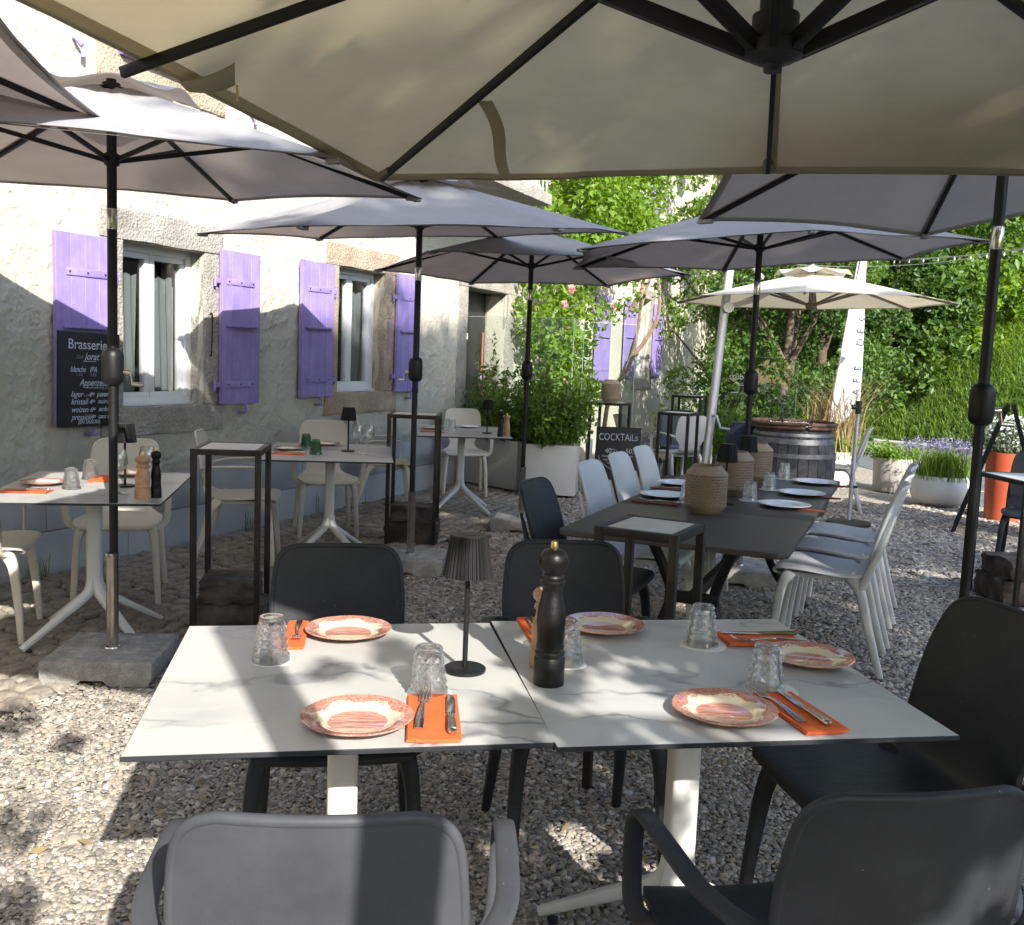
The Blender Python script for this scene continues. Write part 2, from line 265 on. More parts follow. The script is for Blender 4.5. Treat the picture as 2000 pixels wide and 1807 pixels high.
# glass: refraction mixed with plain transparency so that shadows stay light
def glassmat(name, col, keep=0.5, rough=0.0, ior=1.45):
    m, n, l = newmat(name)
    g = n.new('ShaderNodeBsdfGlass'); g.inputs['Color'].default_value = rgba(col); g.inputs['Roughness'].default_value = rough; g.inputs['IOR'].default_value = ior
    t = n.new('ShaderNodeBsdfTransparent'); t.inputs[0].default_value = rgba(col); mx = n.new('ShaderNodeMixShader'); mx.inputs[0].default_value = keep
    l.new(t.outputs[0], mx.inputs[1]); l.new(g.outputs[0], mx.inputs[2])
    gl = n.new('ShaderNodeBsdfGlossy'); gl.inputs['Roughness'].default_value = 0.03; lw = N(n, 'ShaderNodeLayerWeight', i_Blend=0.5); pw_ = N(n, 'ShaderNodeMath', operation='POWER'); l.new(lw.outputs['Facing'], pw_.inputs[0]); pw_.inputs[1].default_value = 2.6
    ad = N(n, 'ShaderNodeMath', operation='MULTIPLY_ADD'); l.new(pw_.outputs[0], ad.inputs[0]); ad.inputs[1].default_value = 0.75; ad.inputs[2].default_value = 0.05
    m2 = n.new('ShaderNodeMixShader'); l.new(ad.outputs[0], m2.inputs[0]); l.new(mx.outputs[0], m2.inputs[1]); l.new(gl.outputs[0], m2.inputs[2]); out(m, m2.outputs[0]); return m
glassmat('cut_glass', (0.99, 0.995, 0.995), 0.40)
glassmat('wine_glass_mat', (0.98, 0.99, 0.99), 0.22)
glassmat('green_glass', (0.30, 0.62, 0.38), 0.25)
def panemat(name, tint, refl):
    m, n, l = newmat(name)
    t = n.new('ShaderNodeBsdfTransparent'); t.inputs[0].default_value = rgba(tint); g = n.new('ShaderNodeBsdfGlossy'); g.inputs['Roughness'].default_value = 0.02
    fr = N(n, 'ShaderNodeLayerWeight', i_Blend=0.5); pw_ = N(n, 'ShaderNodeMath', operation='POWER'); l.new(fr.outputs['Facing'], pw_.inputs[0]); pw_.inputs[1].default_value = 4.0
    ad = N(n, 'ShaderNodeMath', operation='MULTIPLY_ADD'); l.new(pw_.outputs[0], ad.inputs[0]); ad.inputs[1].default_value = 0.8; ad.inputs[2].default_value = refl
    mx = n.new('ShaderNodeMixShader'); l.new(ad.outputs[0], mx.inputs[0]); l.new(t.outputs[0], mx.inputs[1]); l.new(g.outputs[0], mx.inputs[2]); out(m, mx.outputs[0]); return m
panemat('screen_glass', (0.90, 0.94, 0.92), 0.045)
panemat('window_glass', (0.92, 0.94, 0.94), 0.05)
surf('glass_edge', (0.45, 0.54, 0.50), rough=0.3)

# pebbles: each stone its own tone
m, n, l = newmat('pebble'); oi = n.new('ShaderNodeObjectInfo'); tc = n.new('ShaderNodeTexCoord')
r = ramp(n, [(0.0, (0.135, 0.128, 0.12)), (0.3, (0.23, 0.208, 0.178)), (0.55, (0.32, 0.28, 0.225)), (0.75, (0.30, 0.243, 0.185)), (0.9, (0.42, 0.375, 0.31)), (1.0, (0.53, 0.49, 0.43))]); l.new(oi.outputs['Random'], r.inputs[0])
t = N(n, 'ShaderNodeTexNoise', i_Scale=1.6, i_Detail=4.0); l.new(tc.outputs['Object'], t.inputs['Vector'])
hs = N(n, 'ShaderNodeHueSaturation', i_Saturation=0.92); l.new(r.outputs[0], hs.inputs['Color']); mr = N(n, 'ShaderNodeMapRange'); l.new(t.outputs[0], mr.inputs[0]); mr.inputs[3].default_value = 0.8; mr.inputs[4].default_value = 1.15; l.new(mr.outputs[0], hs.inputs['Value'])
b = n.new('ShaderNodeBsdfPrincipled'); b.inputs['Roughness'].default_value = 0.7; l.new(hs.outputs[0], b.inputs['Base Color']); out(m, b.outputs[0])

# far gravel / ground sheet
m, n, l = newmat('gravel_ground'); tc = n.new('ShaderNodeTexCoord')
b = n.new('ShaderNodeBsdfPrincipled'); b.inputs['Roughness'].default_value = 0.9
v = N(n, 'ShaderNodeTexVoronoi', i_Scale=42.0); l.new(tc.outputs['Object'], v.inputs['Vector'])
r = ramp(n, [(0.0, (0.20, 0.18, 0.155)), (0.5, (0.31, 0.275, 0.225)), (1.0, (0.44, 0.40, 0.34))]); l.new(v.outputs['Color'], r.inputs[0])
t = N(n, 'ShaderNodeTexNoise', i_Scale=1.2, i_Detail=5.0); l.new(tc.outputs['Object'], t.inputs['Vector'])
hs = N(n, 'ShaderNodeHueSaturation'); l.new(r.outputs[0], hs.inputs['Color']); mr = N(n, 'ShaderNodeMapRange'); l.new(t.outputs[0], mr.inputs[0]); mr.inputs[3].default_value = 0.75; mr.inputs[4].default_value = 1.2; l.new(mr.outputs[0], hs.inputs['Value'])
l.new(hs.outputs[0], b.inputs['Base Color'])
bp = N(n, 'ShaderNodeBump', i_Strength=1.0, i_Distance=0.012, invert=True); l.new(v.outputs['Distance'], bp.inputs['Height']); l.new(bp.outputs[0], b.inputs['Normal']); out(m, b.outputs[0])

# grassy earth
m, n, l = newmat('grass_earth'); tc = n.new('ShaderNodeTexCoord')
b = n.new('ShaderNodeBsdfPrincipled'); b.inputs['Roughness'].default_value = 1.0
t = N(n, 'ShaderNodeTexNoise', i_Scale=1.5, i_Detail=9.0, i_Roughness=0.7); l.new(tc.outputs['Object'], t.inputs['Vector'])
r = ramp(n, [(0.35, (0.03, 0.06, 0.012)), (0.55, (0.075, 0.13, 0.025)), (0.7, (0.12, 0.17, 0.045))]); l.new(t.outputs[0], r.inputs[0]); l.new(r.outputs[0], b.inputs['Base Color'])
t2 = N(n, 'ShaderNodeTexNoise', i_Scale=25.0, i_Detail=6.0); l.new(tc.outputs['Object'], t2.inputs['Vector'])
bp = N(n, 'ShaderNodeBump', i_Strength=1.0, i_Distance=0.1); l.new(t2.outputs[0], bp.inputs['Height']); l.new(bp.outputs[0], b.inputs['Normal']); out(m, b.outputs[0])

# ------------------------------------------------------------------ mesh helpers
def tag(o, label=None, cat=None, group=None, kind=None):
    if label: o['label'] = label
    if cat: o['category'] = cat
    if group: o['group'] = group
    if kind: o['kind'] = kind
    return o
def empty(name, loc=(0, 0, 0), rz=0.0, label=None, cat=None, group=None):
    o = bpy.data.objects.new(name, None); COL.objects.link(o); o.location = loc; o.rotation_euler = (0, 0, rz); o.empty_display_size = 0.1
    return tag(o, label, cat, group)
def link_mesh(name, me, parent=None):
    o = bpy.data.objects.new(name, me); COL.objects.link(o)
    if parent is not None: o.parent = parent
    return o
def catmull(pts, k=6):
    P = [np.array(p, float) for p in pts]; P = [2 * P[0] - P[1]] + P + [2 * P[-1] - P[-2]]; o = []
    for i in range(1, len(P) - 2):
        for t in np.arange(k) / k:
            a, b_, c, d = P[i - 1], P[i], P[i + 1], P[i + 2]
            o.append(0.5 * (2 * b_ + (c - a) * t + (2 * a - 5 * b_ + 4 * c - d) * t * t + (3 * b_ - a - 3 * c + d) * t ** 3))
    o.append(P[-2]); return np.array(o)
class MB:
    def __init__(s): s.v = []; s.f = []; s.m = []
    def add(s, vs, fs, mi=0):
        o = len(s.v); s.v.extend([tuple(map(float, v)) for v in vs]); s.f.extend([tuple(i + o for i in f) for f in fs]); s.m.extend([mi] * len(fs)); return s
    def box(s, c, sz, mi=0, rz=0.0, M=None):
        x, y, z = [q / 2 for q in sz]; vs = [(-x, -y, -z), (x, -y, -z), (x, y, -z), (-x, y, -z), (-x, -y, z), (x, -y, z), (x, y, z), (-x, y, z)]
        if rz: vs = [(a * math.cos(rz) - b_ * math.sin(rz), a * math.sin(rz) + b_ * math.cos(rz), q) for a, b_, q in vs]
        if M is not None: vs = [tuple(M @ Vector(v)) for v in vs]
        vs = [(a + c[0], b_ + c[1], q + c[2]) for a, b_, q in vs]
        return s.add(vs, [(0, 3, 2, 1), (4, 5, 6, 7), (0, 1, 5, 4), (1, 2, 6, 5), (2, 3, 7, 6), (3, 0, 4, 7)], mi)
    def sweep(s, pts, sizes, side=(1, 0, 0), n=12, pw=2.0, mi=0, caps=True):
        """sweep a superellipse (w along side, h across) along pts"""
        P = np.array(pts, float); K = len(P); sd = np.array(side, float); rings = []
        if np.ndim(sizes) == 1 and len(sizes) == 2 and K != 2: sizes = [sizes] * K
        elif np.ndim(sizes) == 1 and len(sizes) == 2 and np.ndim(sizes[0]) == 0: sizes = [sizes] * K
        sizes = np.array(sizes, float)
        if len(sizes) != K:
            t = np.linspace(0, 1, len(sizes)); tt = np.linspace(0, 1, K); sizes = np.stack([np.interp(tt, t, sizes[:, j]) for j in (0, 1)], 1)
        for i in range(K):
            T = P[min(i + 1, K - 1)] - P[max(i - 1, 0)]; T /= np.linalg.norm(T) + 1e-12
            a = sd - T * np.dot(sd, T)
            if np.linalg.norm(a) < 1e-4: a = np.array((0, 1.0, 0)) - T * T[1]
            a /= np.linalg.norm(a); b_ = np.cross(T, a)
            for k in range(n):
                th = 2 * PI * (k + 0.5) / n; cx, sy = math.cos(th), math.sin(th)
                ex = math.copysign(abs(cx) ** (2 / pw), cx); ey = math.copysign(abs(sy) ** (2 / pw), sy)
                rings.append(P[i] + a * ex * sizes[i][0] / 2 + b_ * ey * sizes[i][1] / 2)
        fs = []
        for i in range(K - 1):
            for k in range(n): fs.append((i * n + k, i * n + (k + 1) % n, (i + 1) * n + (k + 1) % n, (i + 1) * n + k))
        if caps: fs.append(tuple(range(n))[::-1]); fs.append(tuple((K - 1) * n + k for k in range(n)))
        return s.add(rings, fs, mi)
    def tube(s, pts, r, n=10, mi=0, caps=True):
        P = np.array(pts, float); d = P[-1] - P[0]; side = (1, 0, 0) if abs(d[0]) < 0.9 * np.linalg.norm(d) else (0, 1, 0)
        r = np.atleast_1d(np.array(r, float)); sz = np.stack([2 * r, 2 * r], 1)
        if len(sz) == 1: sz = np.repeat(sz, len(P), 0)
        return s.sweep(pts, sz, side, n, 2.0, mi, caps)
    def bar(s, a, b_, w_, h_, side=(0, 0, 1), mi=0):
        """square bar a->b, w_ along side"""
        return s.sweep([a, b_], [(w_ * 1.4142, h_ * 1.4142)] * 2, side, 4, 2.0, mi)
    def lathe(s, prof, n=32, mi=0, fn=None, c=(0, 0, 0)):
        vs = []; idx = []
        for j, (r_, z_) in enumerate(prof):
            if r_ < 1e-6: idx.append([len(vs)]); vs.append((c[0], c[1], c[2] + z_)); continue
            row = []
            for k in range(n):
                th = 2 * PI * k / n; rr_ = r_ if fn is None else fn(r_, th, z_, j)
                row.append(len(vs)); vs.append((c[0] + rr_ * math.cos(th), c[1] + rr_ * math.sin(th), c[2] + z_))
            idx.append(row)
        fs = []
        for A, B in zip(idx[:-1], idx[1:]):
            for k in range(n):
                k2 = (k + 1) % n
                if len(A) == 1 and len(B) == 1: continue
                if len(A) == 1: fs.append((A[0], B[k2], B[k])[::-1])
                elif len(B) == 1: fs.append((A[k], A[k2], B[0]))
                else: fs.append((A[k], A[k2], B[k2], B[k]))
        return s.add(vs, fs, mi)
    def prism(s, poly, t0, t1, plane='xy', mi=0):
        def mk(p, t): return (p[0], p[1], t) if plane == 'xy' else ((p[0], t, p[1]) if plane == 'xz' else (t, p[0], p[1]))
        k = len(poly); vs = [mk(p, t0) for p in poly] + [mk(p, t1) for p in poly]
        fs = [tuple(range(k))[::-1], tuple(range(k, 2 * k))] + [(i, (i + 1) % k, k + (i + 1) % k, k + i) for i in range(k)]
        return s.add(vs, fs, mi)
    def shell(s, G, th, mi=0, flip=False):
        """closed shell of thickness th from a grid of points G[i][j]"""
        G = np.array(G, float); a, b_ = G.shape[:2]
        du = np.gradient(G, axis=0); dv = np.gradient(G, axis=1); nn = np.cross(du, dv); nn /= np.linalg.norm(nn, axis=2, keepdims=True) + 1e-12
        if flip: nn = -nn
        top = (G + nn * th / 2).reshape(-1, 3); bot = (G - nn * th / 2).reshape(-1, 3); K = a * b_; fs = []
        for i in range(a - 1):
            for j in range(b_ - 1):
                q = (i * b_ + j, (i + 1) * b_ + j, (i + 1) * b_ + j + 1, i * b_ + j + 1); fs.append(q); fs.append(tuple(x + K for x in q[::-1]))
        bd = [(i, 0) for i in range(a)] + [(a - 1, j) for j in range(1, b_)] + [(i, b_ - 1) for i in range(a - 2, -1, -1)] + [(0, j) for j in range(b_ - 2, 0, -1)]
        ids = [i * b_ + j for i, j in bd]
        for q, q2 in zip(ids, ids[1:] + ids[:1]): fs.append((q, q + K, q2 + K, q2))
        return s.add(np.vstack([top, bot]), fs, mi)
    def mesh(s, name, mats, bevel=0.0, seg=2, smooth=40.0):
        me = bpy.data.meshes.new(name); me.from_pydata(s.v, [], s.f)
        for mm in ([mats] if isinstance(mats, str) else mats): me.materials.append(MATS[mm])
        me.polygons.foreach_set('material_index', s.m)
        bm = bmesh.new(); bm.from_mesh(me)
        bmesh.ops.recalc_face_normals(bm, faces=bm.faces)
        if bevel > 0:
            ed = [e for e in bm.edges if len(e.link_faces) == 2 and e.calc_face_angle(0) > math.radians(35)]
            bmesh.ops.bevel(bm, geom=ed, offset=bevel, segments=seg, profile=0.6, affect='EDGES', clamp_overlap=True)
        bm.to_mesh(me); bm.free()
        if smooth:
            me.polygons.foreach_set('use_smooth', [True] * len(me.polygons)); me.set_sharp_from_angle(angle=math.radians(smooth))
        me.update(); return me
    def build(s, name, mats, parent=None, bevel=0.0, seg=2, smooth=40.0):
        return link_mesh(name, s.mesh(name, mats, bevel, seg, smooth), parent)
def dup(root, loc=None, rz=None, label=None, group=None, parent=None):
    r = root.copy(); COL.objects.link(r)
    if parent is not None: r.parent = parent
    if loc is not None: r.location = loc
    if rz is not None: r.rotation_euler = (0, 0, rz)
    if label: r['label'] = label
    if group: r['group'] = group
    for ch in list(root.children):
        if ch.name in COL.objects: dup(ch, parent=r)
    return r
def rigid(name, mats_, obj): return obj
def text_part(body, size, mat, parent, M, shear=0.0, align='LEFT', name='lettering', ext=0.0006, xs=1.0):
    cu = bpy.data.curves.new('t', 'FONT'); cu.body = body; cu.size = size; cu.shear = shear; cu.align_x = align; cu.resolution_u = 3; cu.extrude = ext
    o = bpy.data.objects.new('t', cu); COL.objects.link(o)
    dg = bpy.context.evaluated_depsgraph_get(); me = bpy.data.meshes.new_from_object(o.evaluated_get(dg))
    bpy.data.objects.remove(o); bpy.data.curves.remove(cu)
    if xs != 1.0: me.transform(Matrix.Diagonal((xs, 1, 1, 1)))
    me.transform(M); me.materials.clear(); me.materials.append(MATS[mat]); return link_mesh(name, me, parent)
# leaves: many small folded diamonds in clumps
def leaf_mesh(name, mat, clumps, n, size, seed=1, aspect=0.55, spread=1.0, up=0.3, shellness=0.5, tint_h=None):
    rng = np.random.RandomState(seed); C = np.array([c[:3] for c in clumps]); Rr = np.array([c[3:6] if len(c) >= 6 else (c[3],) * 3 for c in clumps])
    vol = Rr.prod(1) ** (0.72); k = rng.choice(len(C), n, p=vol / vol.sum())
    d = rng.normal(size=(n, 3)); d /= np.linalg.norm(d, axis=1, keepdims=True)
    rad = (rng.rand(n) ** (1 / 3)) * (1 - shellness) + shellness * (0.75 + 0.3 * rng.rand(n))
    P = C[k] + d * Rr[k] * rad[:, None] * spread
    ax = rng.normal(size=(n, 3)) + d * 0.7; ax[:, 2] -= 0.15; ax /= np.linalg.norm(ax, axis=1, keepdims=True)
    nr = rng.normal(size=(n, 3)) * 0.8 + d * 0.6 + np.array((0, 0, up)); nr -= ax * (nr * ax).sum(1, keepdims=True); nr /= np.linalg.norm(nr, axis=1, keepdims=True)
    sd = np.cross(ax, nr); L = size * (0.6 + 0.8 * rng.rand(n))[:, None]; W_ = L * aspect
    V = np.stack([P - ax * L * 0.5, P + sd * W_ * 0.5 - ax * L * 0.05 + nr * W_ * 0.18, P + ax * L * 0.5 - nr * L * 0.1, P - sd * W_ * 0.5 - ax * L * 0.05 + nr * W_ * 0.18], 1).reshape(-1, 3)
    i = np.arange(n) * 4; F = np.stack([np.stack([i, i + 1, i + 2], 1), np.stack([i, i + 2, i + 3], 1)], 1).reshape(-1, 3)
    ct = rng.rand(len(C)); T = np.clip(0.55 * ct[k] + 0.6 * rng.rand(n) - 0.1, 0, 1)
    return tri_mesh(name, V, F, mat, np.repeat(T, 4))
def tri_mesh(name, V, F, mat, tint=None):
    me = bpy.data.meshes.new(name); nv, nf = len(V), len(F)
    me.vertices.add(nv); me.vertices.foreach_set('co', np.asarray(V, np.float32).ravel())
    k = F.shape[1]; me.loops.add(nf * k); me.loops.foreach_set('vertex_index', np.asarray(F, np.int32).ravel())
    me.polygons.add(nf); me.polygons.foreach_set('loop_start', np.arange(nf, dtype=np.int32) * k); me.polygons.foreach_set('loop_total', np.full(nf, k, np.int32))
    me.update(calc_edges=True); me.materials.append(MATS[mat])
    if tint is not None:
        a = me.attributes.new('tint', 'FLOAT', 'POINT'); a.data.foreach_set('value', np.asarray(tint, np.float32))
    me.validate(); return me
def blade_mesh(name, mat, P, H, W_, lean, seed=1, segs=2, dirn=None):
    """grass blades: tapered strips from points P"""
    rng = np.random.RandomState(seed); n = len(P); az = rng.rand(n) * 2 * PI if dirn is None else dirn; h = H * (0.5 + rng.rand(n)); ln = lean * (0.3 + rng.rand(n)) * h
    D = np.stack([np.cos(az), np.sin(az), np.zeros(n)], 1); S = np.stack([-np.sin(az), np.cos(az), np.zeros(n)], 1) * (W_ / 2)
    V = [P - S, P + S, P + D * (ln * 0.3)[:, None] + np.array((0, 0, 1)) * (h * 0.6)[:, None] + S * 0.8, P + D * (ln * 0.3)[:, None] + np.array((0, 0, 1)) * (h * 0.6)[:, None] - S * 0.8, P + D * ln[:, None] + np.array((0, 0, 1)) * h[:, None]]
    V = np.stack(V, 1).reshape(-1, 3); i = np.arange(n) * 5
    F = np.stack([np.stack([i, i + 1, i + 2], 1), np.stack([i, i + 2, i + 3], 1), np.stack([i + 3, i + 2, i + 4], 1)], 1).reshape(-1, 3)
    return tri_mesh(name, V, F, mat, np.repeat(rng.rand(n), 5))
def fbm(shape, cell, lo, hi, seed, aniso=1.0, ang=0.0):
    """band-passed random field, wavelengths lo..hi metres on a grid of the given cell size"""
    rng = np.random.RandomState(seed); F = np.fft.rfft2(rng.normal(size=shape)); fy = np.fft.fftfreq(shape[0], cell)[:, None]; fx = np.fft.rfftfreq(shape[1], cell)[None]
    a, b_ = fx * math.cos(ang) + fy * math.sin(ang), (-fx * math.sin(ang) + fy * math.cos(ang)) * aniso
    fr = np.sqrt(a * a + b_ * b_); g = np.exp(-(fr * lo) ** 2) * (1 - np.exp(-(fr * hi) ** 2)); z = np.fft.irfft2(F * g, s=shape); return z / z.std()

# ================================================================== SETTING
A0 = np.array((-2.978, 5.589)); DW = np.array((0.400, 0.9165)); NW = np.array((0.9165, -0.400)); WANG = math.atan2(DW[1], DW[0])
def wall_s(P): return (P - A0) @ DW
def wall_d(P): return (P - A0) @ NW
# ---- ground sheet
g = MB(); g.add([(-150, -60, -0.014), (200, -60, -0.014), (200, 250, -0.014), (-150, 250, -0.014)], [(0, 1, 2, 3)])
tag(g.build('ground', 'gravel_ground', smooth=0), kind='structure')

# ---- road with kerb and markings
near = [(0.5, 18.2), (3.6, 17.0), (5.2, 15.0), (5.25, 11.5), (5.3, 9.0), (6.0, 3.0), (7.5, -12.0)]
far = [(1.0, 23.0), (5.0, 21.2), (7.6, 19.0), (9.6, 15.5), (10.4, 11.0), (11.2, 4.0), (13.0, -12.0)]
near_c = catmull([(x, y, 0) for x, y in near], 5)[:, :2]; far_c = catmull([(x, y, 0) for x, y in far], 5)[:, :2]
g = MB(); k = len(near_c); g.add([(x, y, -0.008) for x, y in near_c] + [(x, y, -0.008) for x, y in far_c], [(i, i + 1, k + i + 1, k + i) for i in range(k - 1)])
tag(g.build('road', 'asphalt', smooth=0), kind='structure')
g = MB(); g.sweep([(x, y, 0.02) for x, y in far_c], (0.14, 0.22), (0, 0, 1), 8, 5.0); tag(g.build('kerb', 'kerb_stone'), kind='structure')
for k_, (a, b_) in enumerate((((5.36, 12.0), (7.6, 12.25)), ((5.36, 10.62), (7.8, 10.85)))):
    g = MB(); dx, dy = -(b_[1] - a[1]), b_[0] - a[0]; q = 0.05 / math.hypot(dx, dy); ox, oy = dx * q, dy * q
    g.add([(a[0] - ox, a[1] - oy, -0.003), (b_[0] - ox, b_[1] - oy, -0.003), (b_[0] + ox, b_[1] + oy, -0.003), (a[0] + ox, a[1] + oy, -0.003)], [(0, 1, 2, 3)])
    tag(g.build('road_marking', 'yellow_paint', smooth=0), kind='structure')
# ---- grassy bank and hillside
def bank_t(P):
    """distance beyond the far edge of the road (positive on the hill side)"""
    best = np.full(len(P), 1e9); sgn = np.zeros(len(P))
    for a, b_ in zip(far_c[:-1], far_c[1:]):
        d = b_ - a; t_ = np.clip(((P - a) @ d) / (d @ d), 0, 1); q = a + t_[:, None] * d; r_ = P - q; dist = np.linalg.norm(r_, axis=1)
        s_ = np.sign(d[0] * r_[:, 1] - d[1] * r_[:, 0]); u_ = dist < best; best = np.where(u_, dist, best); sgn = np.where(u_, s_, sgn)
    return best * sgn
def bank_z(P):
    t_ = bank_t(P); tt = np.maximum(t_ - 0.1, 0)
    bump_ = 0.25 * np.sin(P[:, 0] * 0.9) * np.sin(P[:, 1] * 0.7 + 1) * np.minimum(tt, 2) / 2
    return np.where(t_ > 0.1, 0.1 + 2.9 * (1 - np.exp(-tt / 3.2)) + 0.16 * tt + bump_, -0.25)
xs = np.linspace(-4, 46, 101); ys = np.linspace(-14, 60, 149); X, Y = np.meshgrid(xs, ys); P = np.stack([X.ravel(), Y.ravel()], 1); Z = bank_z(P)
V = np.column_stack([P, Z]); i, j = np.meshgrid(np.arange(148), np.arange(100), indexing='ij'); q = (i * 101 + j).ravel()
F = np.stack([q, q + 1, q + 102, q + 101], 1); keep = Z[F].max(1) > -0.2
hill = link_mesh('hillside', tri_mesh('hillside', V, F[keep], 'grass_earth')); hill.data.polygons.foreach_set('use_smooth', [True] * len(hill.data.polygons)); tag(hill, kind='structure')
rng = np.random.RandomState(5)
P = np.column_stack([rng.uniform(6, 16, 110000), rng.uniform(8, 27, 110000)]); t_ = bank_t(P); P = P[(t_ > 0.12) & (t_ < 6.5)]; 
P3 = np.column_stack([P, bank_z(P) - 0.02])
tg = link_mesh('tall_grass', blade_mesh('tall_grass', 'grass_blade', P3, 0.20, 0.020, 1.3, 3)); tag(tg, 'long sunlit green grass on the roadside bank', 'grass', kind='stuff')

# ---- cobbled strip along the house
edge_w = lambda s_: 1.86 + 0.10 * math.sin(s_ * 1.7) - 0.05 * max(0.0, s_ - 1.0) - 0.09 * max(0.0, s_ - 2.2)
pts = [(s_, 0.0) for s_ in (-4.2, 6.6)] + [(s_, edge_w(s_) + 0.06) for s_ in np.linspace(6.6, -4.2, 40)]
g = MB(); W2 = lambda s_, d_: A0 + DW * s_ + NW * d_
g.add([(*W2(s_, d_), -0.010) for s_, d_ in pts], [tuple(range(len(pts)))[::-1]])
cob_root = tag(g.build('cobbled_strip', 'soil', smooth=0), kind='structure')
def cobble_proto(seed):
    r_ = np.random.RandomState(seed); n_ = 10; g = MB(); vs = []; fs = []
    ph = r_.rand(n_) * 0.18 + 0.9
    for k_, (sc, z_) in enumerate(((1.0, -0.03), (1.0, 0.0), (0.93, 0.010), (0.72, 0.016))):
        for a in range(n_):
            th = 2 * PI * a / n_; c_, s_ = math.cos(th), math.sin(th); e = 2 / 4.5
            vs.append((0.5 * sc * ph[a] * math.copysign(abs(c_) ** e, c_), 0.5 * sc * ph[a] * math.copysign(abs(s_) ** e, s_), z_ + r_.normal() * 0.0015))
    vs.append((0, 0, 0.018))
    for k_ in range(3): fs += [(k_ * n_ + a, k_ * n_ + (a + 1) % n_, (k_ + 1) * n_ + (a + 1) % n_, (k_ + 1) * n_ + a) for a in range(n_)]
    fs += [(3 * n_ + a, 3 * n_ + (a + 1) % n_, 4 * n_) for a in range(n_)]
    return g.add(vs, fs)
protos = [cobble_proto(k_) for k_ in range(8)]; proto_me = [p_.mesh('cobble', 'cobble_stone', smooth=50) for p_ in protos]
rng = np.random.RandomState(11); cobs = []
row = 0; d_ = 0.06
while d_ < 2.1:
    s_ = -1.4 + rng.rand() * 0.1; wrow = 0.098 + 0.02 * rng.rand()
    while s_ < 6.4:
        ln = 0.105 + 0.05 * rng.rand(); sc_ = s_ + ln / 2; arc = 0.045 * math.sin((sc_ % 0.9) / 0.9 * PI)
        dd = d_ + arc
        if dd < edge_w(sc_) + 0.05 * rng.normal(): cobs.append((sc_, dd, ln * 0.93, wrow * 0.93, rng.normal() * 0.09, rng.randint(8), rng.normal() * 0.003))
        s_ += ln
    d_ += wrow
cobs = [(c, W2(c[0], c[1])) for c in cobs]
def seen(p): 
    return p[1] > 1.2 and abs(p[0]) < 0.53 * p[1] + 0.1
cobs.sort(key=lambda q: (0 if seen(q[1]) else 1, q[1][0] ** 2 + q[1][1] ** 2))
rest = MB()
for k_, (c, p_) in enumerate(cobs):
    ang = WANG + c[4]
    if k_ < 300:
        o = link_mesh('cobble', proto_me[c[5]], cob_root); o.location = (p_[0], p_[1], -0.004 + c[6]); o.rotation_euler = (c[6] * 3, -c[6] * 4, ang); o.scale = (c[2], c[3], 1)
    else:
        vs = [(p_[0] + math.cos(ang) * x * c[2] - math.sin(ang) * y * c[3], p_[1] + math.sin(ang) * x * c[2] + math.cos(ang) * y * c[3], z - 0.004 + c[6]) for x, y, z in protos[c[5]].v]
        rest.add(vs, protos[c[5]].f)
tag(rest.build('cobble_paving', 'cobble_stone', cob_root, smooth=50), kind='stuff')

# ---- gravel: real pebbles where they can be told apart
peb = bpy.data.collections.new('pebble_shapes')
for k_ in range(8):
    bm = bmesh.new(); bmesh.ops.create_icosphere(bm, subdivisions=2, radius=0.5); r_ = np.random.RandomState(60 + k_); fr = r_.normal(size=(3, 3)) * 1.6; ph = r_.rand(3) * 6
    for v in bm.verts:
        co_ = np.array(v.co); dsp = sum(math.sin(fr[q] @ co_ * 2.2 + ph[q]) for q in range(3)) * 0.09; v.co *= (1 + dsp)
    me = bpy.data.meshes.new('pebble'); bm.to_mesh(me); bm.free(); me.polygons.foreach_set('use_smooth', [True] * len(me.polygons)); me.materials.append(MATS['pebble'])
    peb.objects.link(bpy.data.objects.new('pebble', me))
rng = np.random.RandomState(21); PP = []; SS = []
for (y0, y1, sp) in ((0.9, 4.2, 0.0118), (4.2, 6.8, 0.018), (6.8, 10.5, 0.027)):
    xw = 0.56 * y1 + 0.5; gx, gy = np.meshgrid(np.arange(-xw, xw, sp), np.arange(y0, y1, sp)); P = np.stack([gx.ravel(), gy.ravel()], 1) + rng.uniform(-0.5, 0.5, (gx.size, 2)) * sp * 1.1
    P = P[np.abs(P[:, 0]) < 0.56 * P[:, 1] + 0.5]; s_ = wall_s(P); d_ = wall_d(P); ew = np.array([edge_w(q) for q in s_])
    keep = (d_ > ew - 0.02 + 0.12 * rng.normal(size=len(P)) * (rng.rand(len(P)) < 0.8)) | ((d_ > 0.05) & (rng.rand(len(P)) < 0.018))
    keep &= (P[:, 0] < 5.2); P = P[keep]; PP.append(P); SS.append(np.full(len(P), sp))
P = np.vstack(PP); sp = np.concatenate(SS); n_ = len(P)
sz = sp * np.exp(rng.normal(0.22, 0.30, n_)); scl = np.stack([sz * (1 + 0.35 * rng.rand(n_)), sz * (0.75 + 0.3 * rng.rand(n_)), sz * (0.30 + 0.22 * rng.rand(n_))], 1)
me = bpy.data.meshes.new('gravel'); me.vertices.add(n_); me.vertices.foreach_set('co', np.column_stack([P, -0.0075 + 0.005 * rng.rand(n_)]).astype(np.float32).ravel())
for nm, arr in (('prot', np.stack([rng.normal(size=n_) * 0.28, rng.normal(size=n_) * 0.28, rng.rand(n_) * 6.28], 1)), ('pscl', scl)):
    a = me.attributes.new(nm, 'FLOAT_VECTOR', 'POINT'); a.data.foreach_set('vector', arr.astype(np.float32).ravel())
a = me.attributes.new('pidx', 'INT', 'POINT'); a.data.foreach_set('value', rng.randint(0, 8, n_).astype(np.int32))
me.update(); me.materials.append(MATS['pebble'])
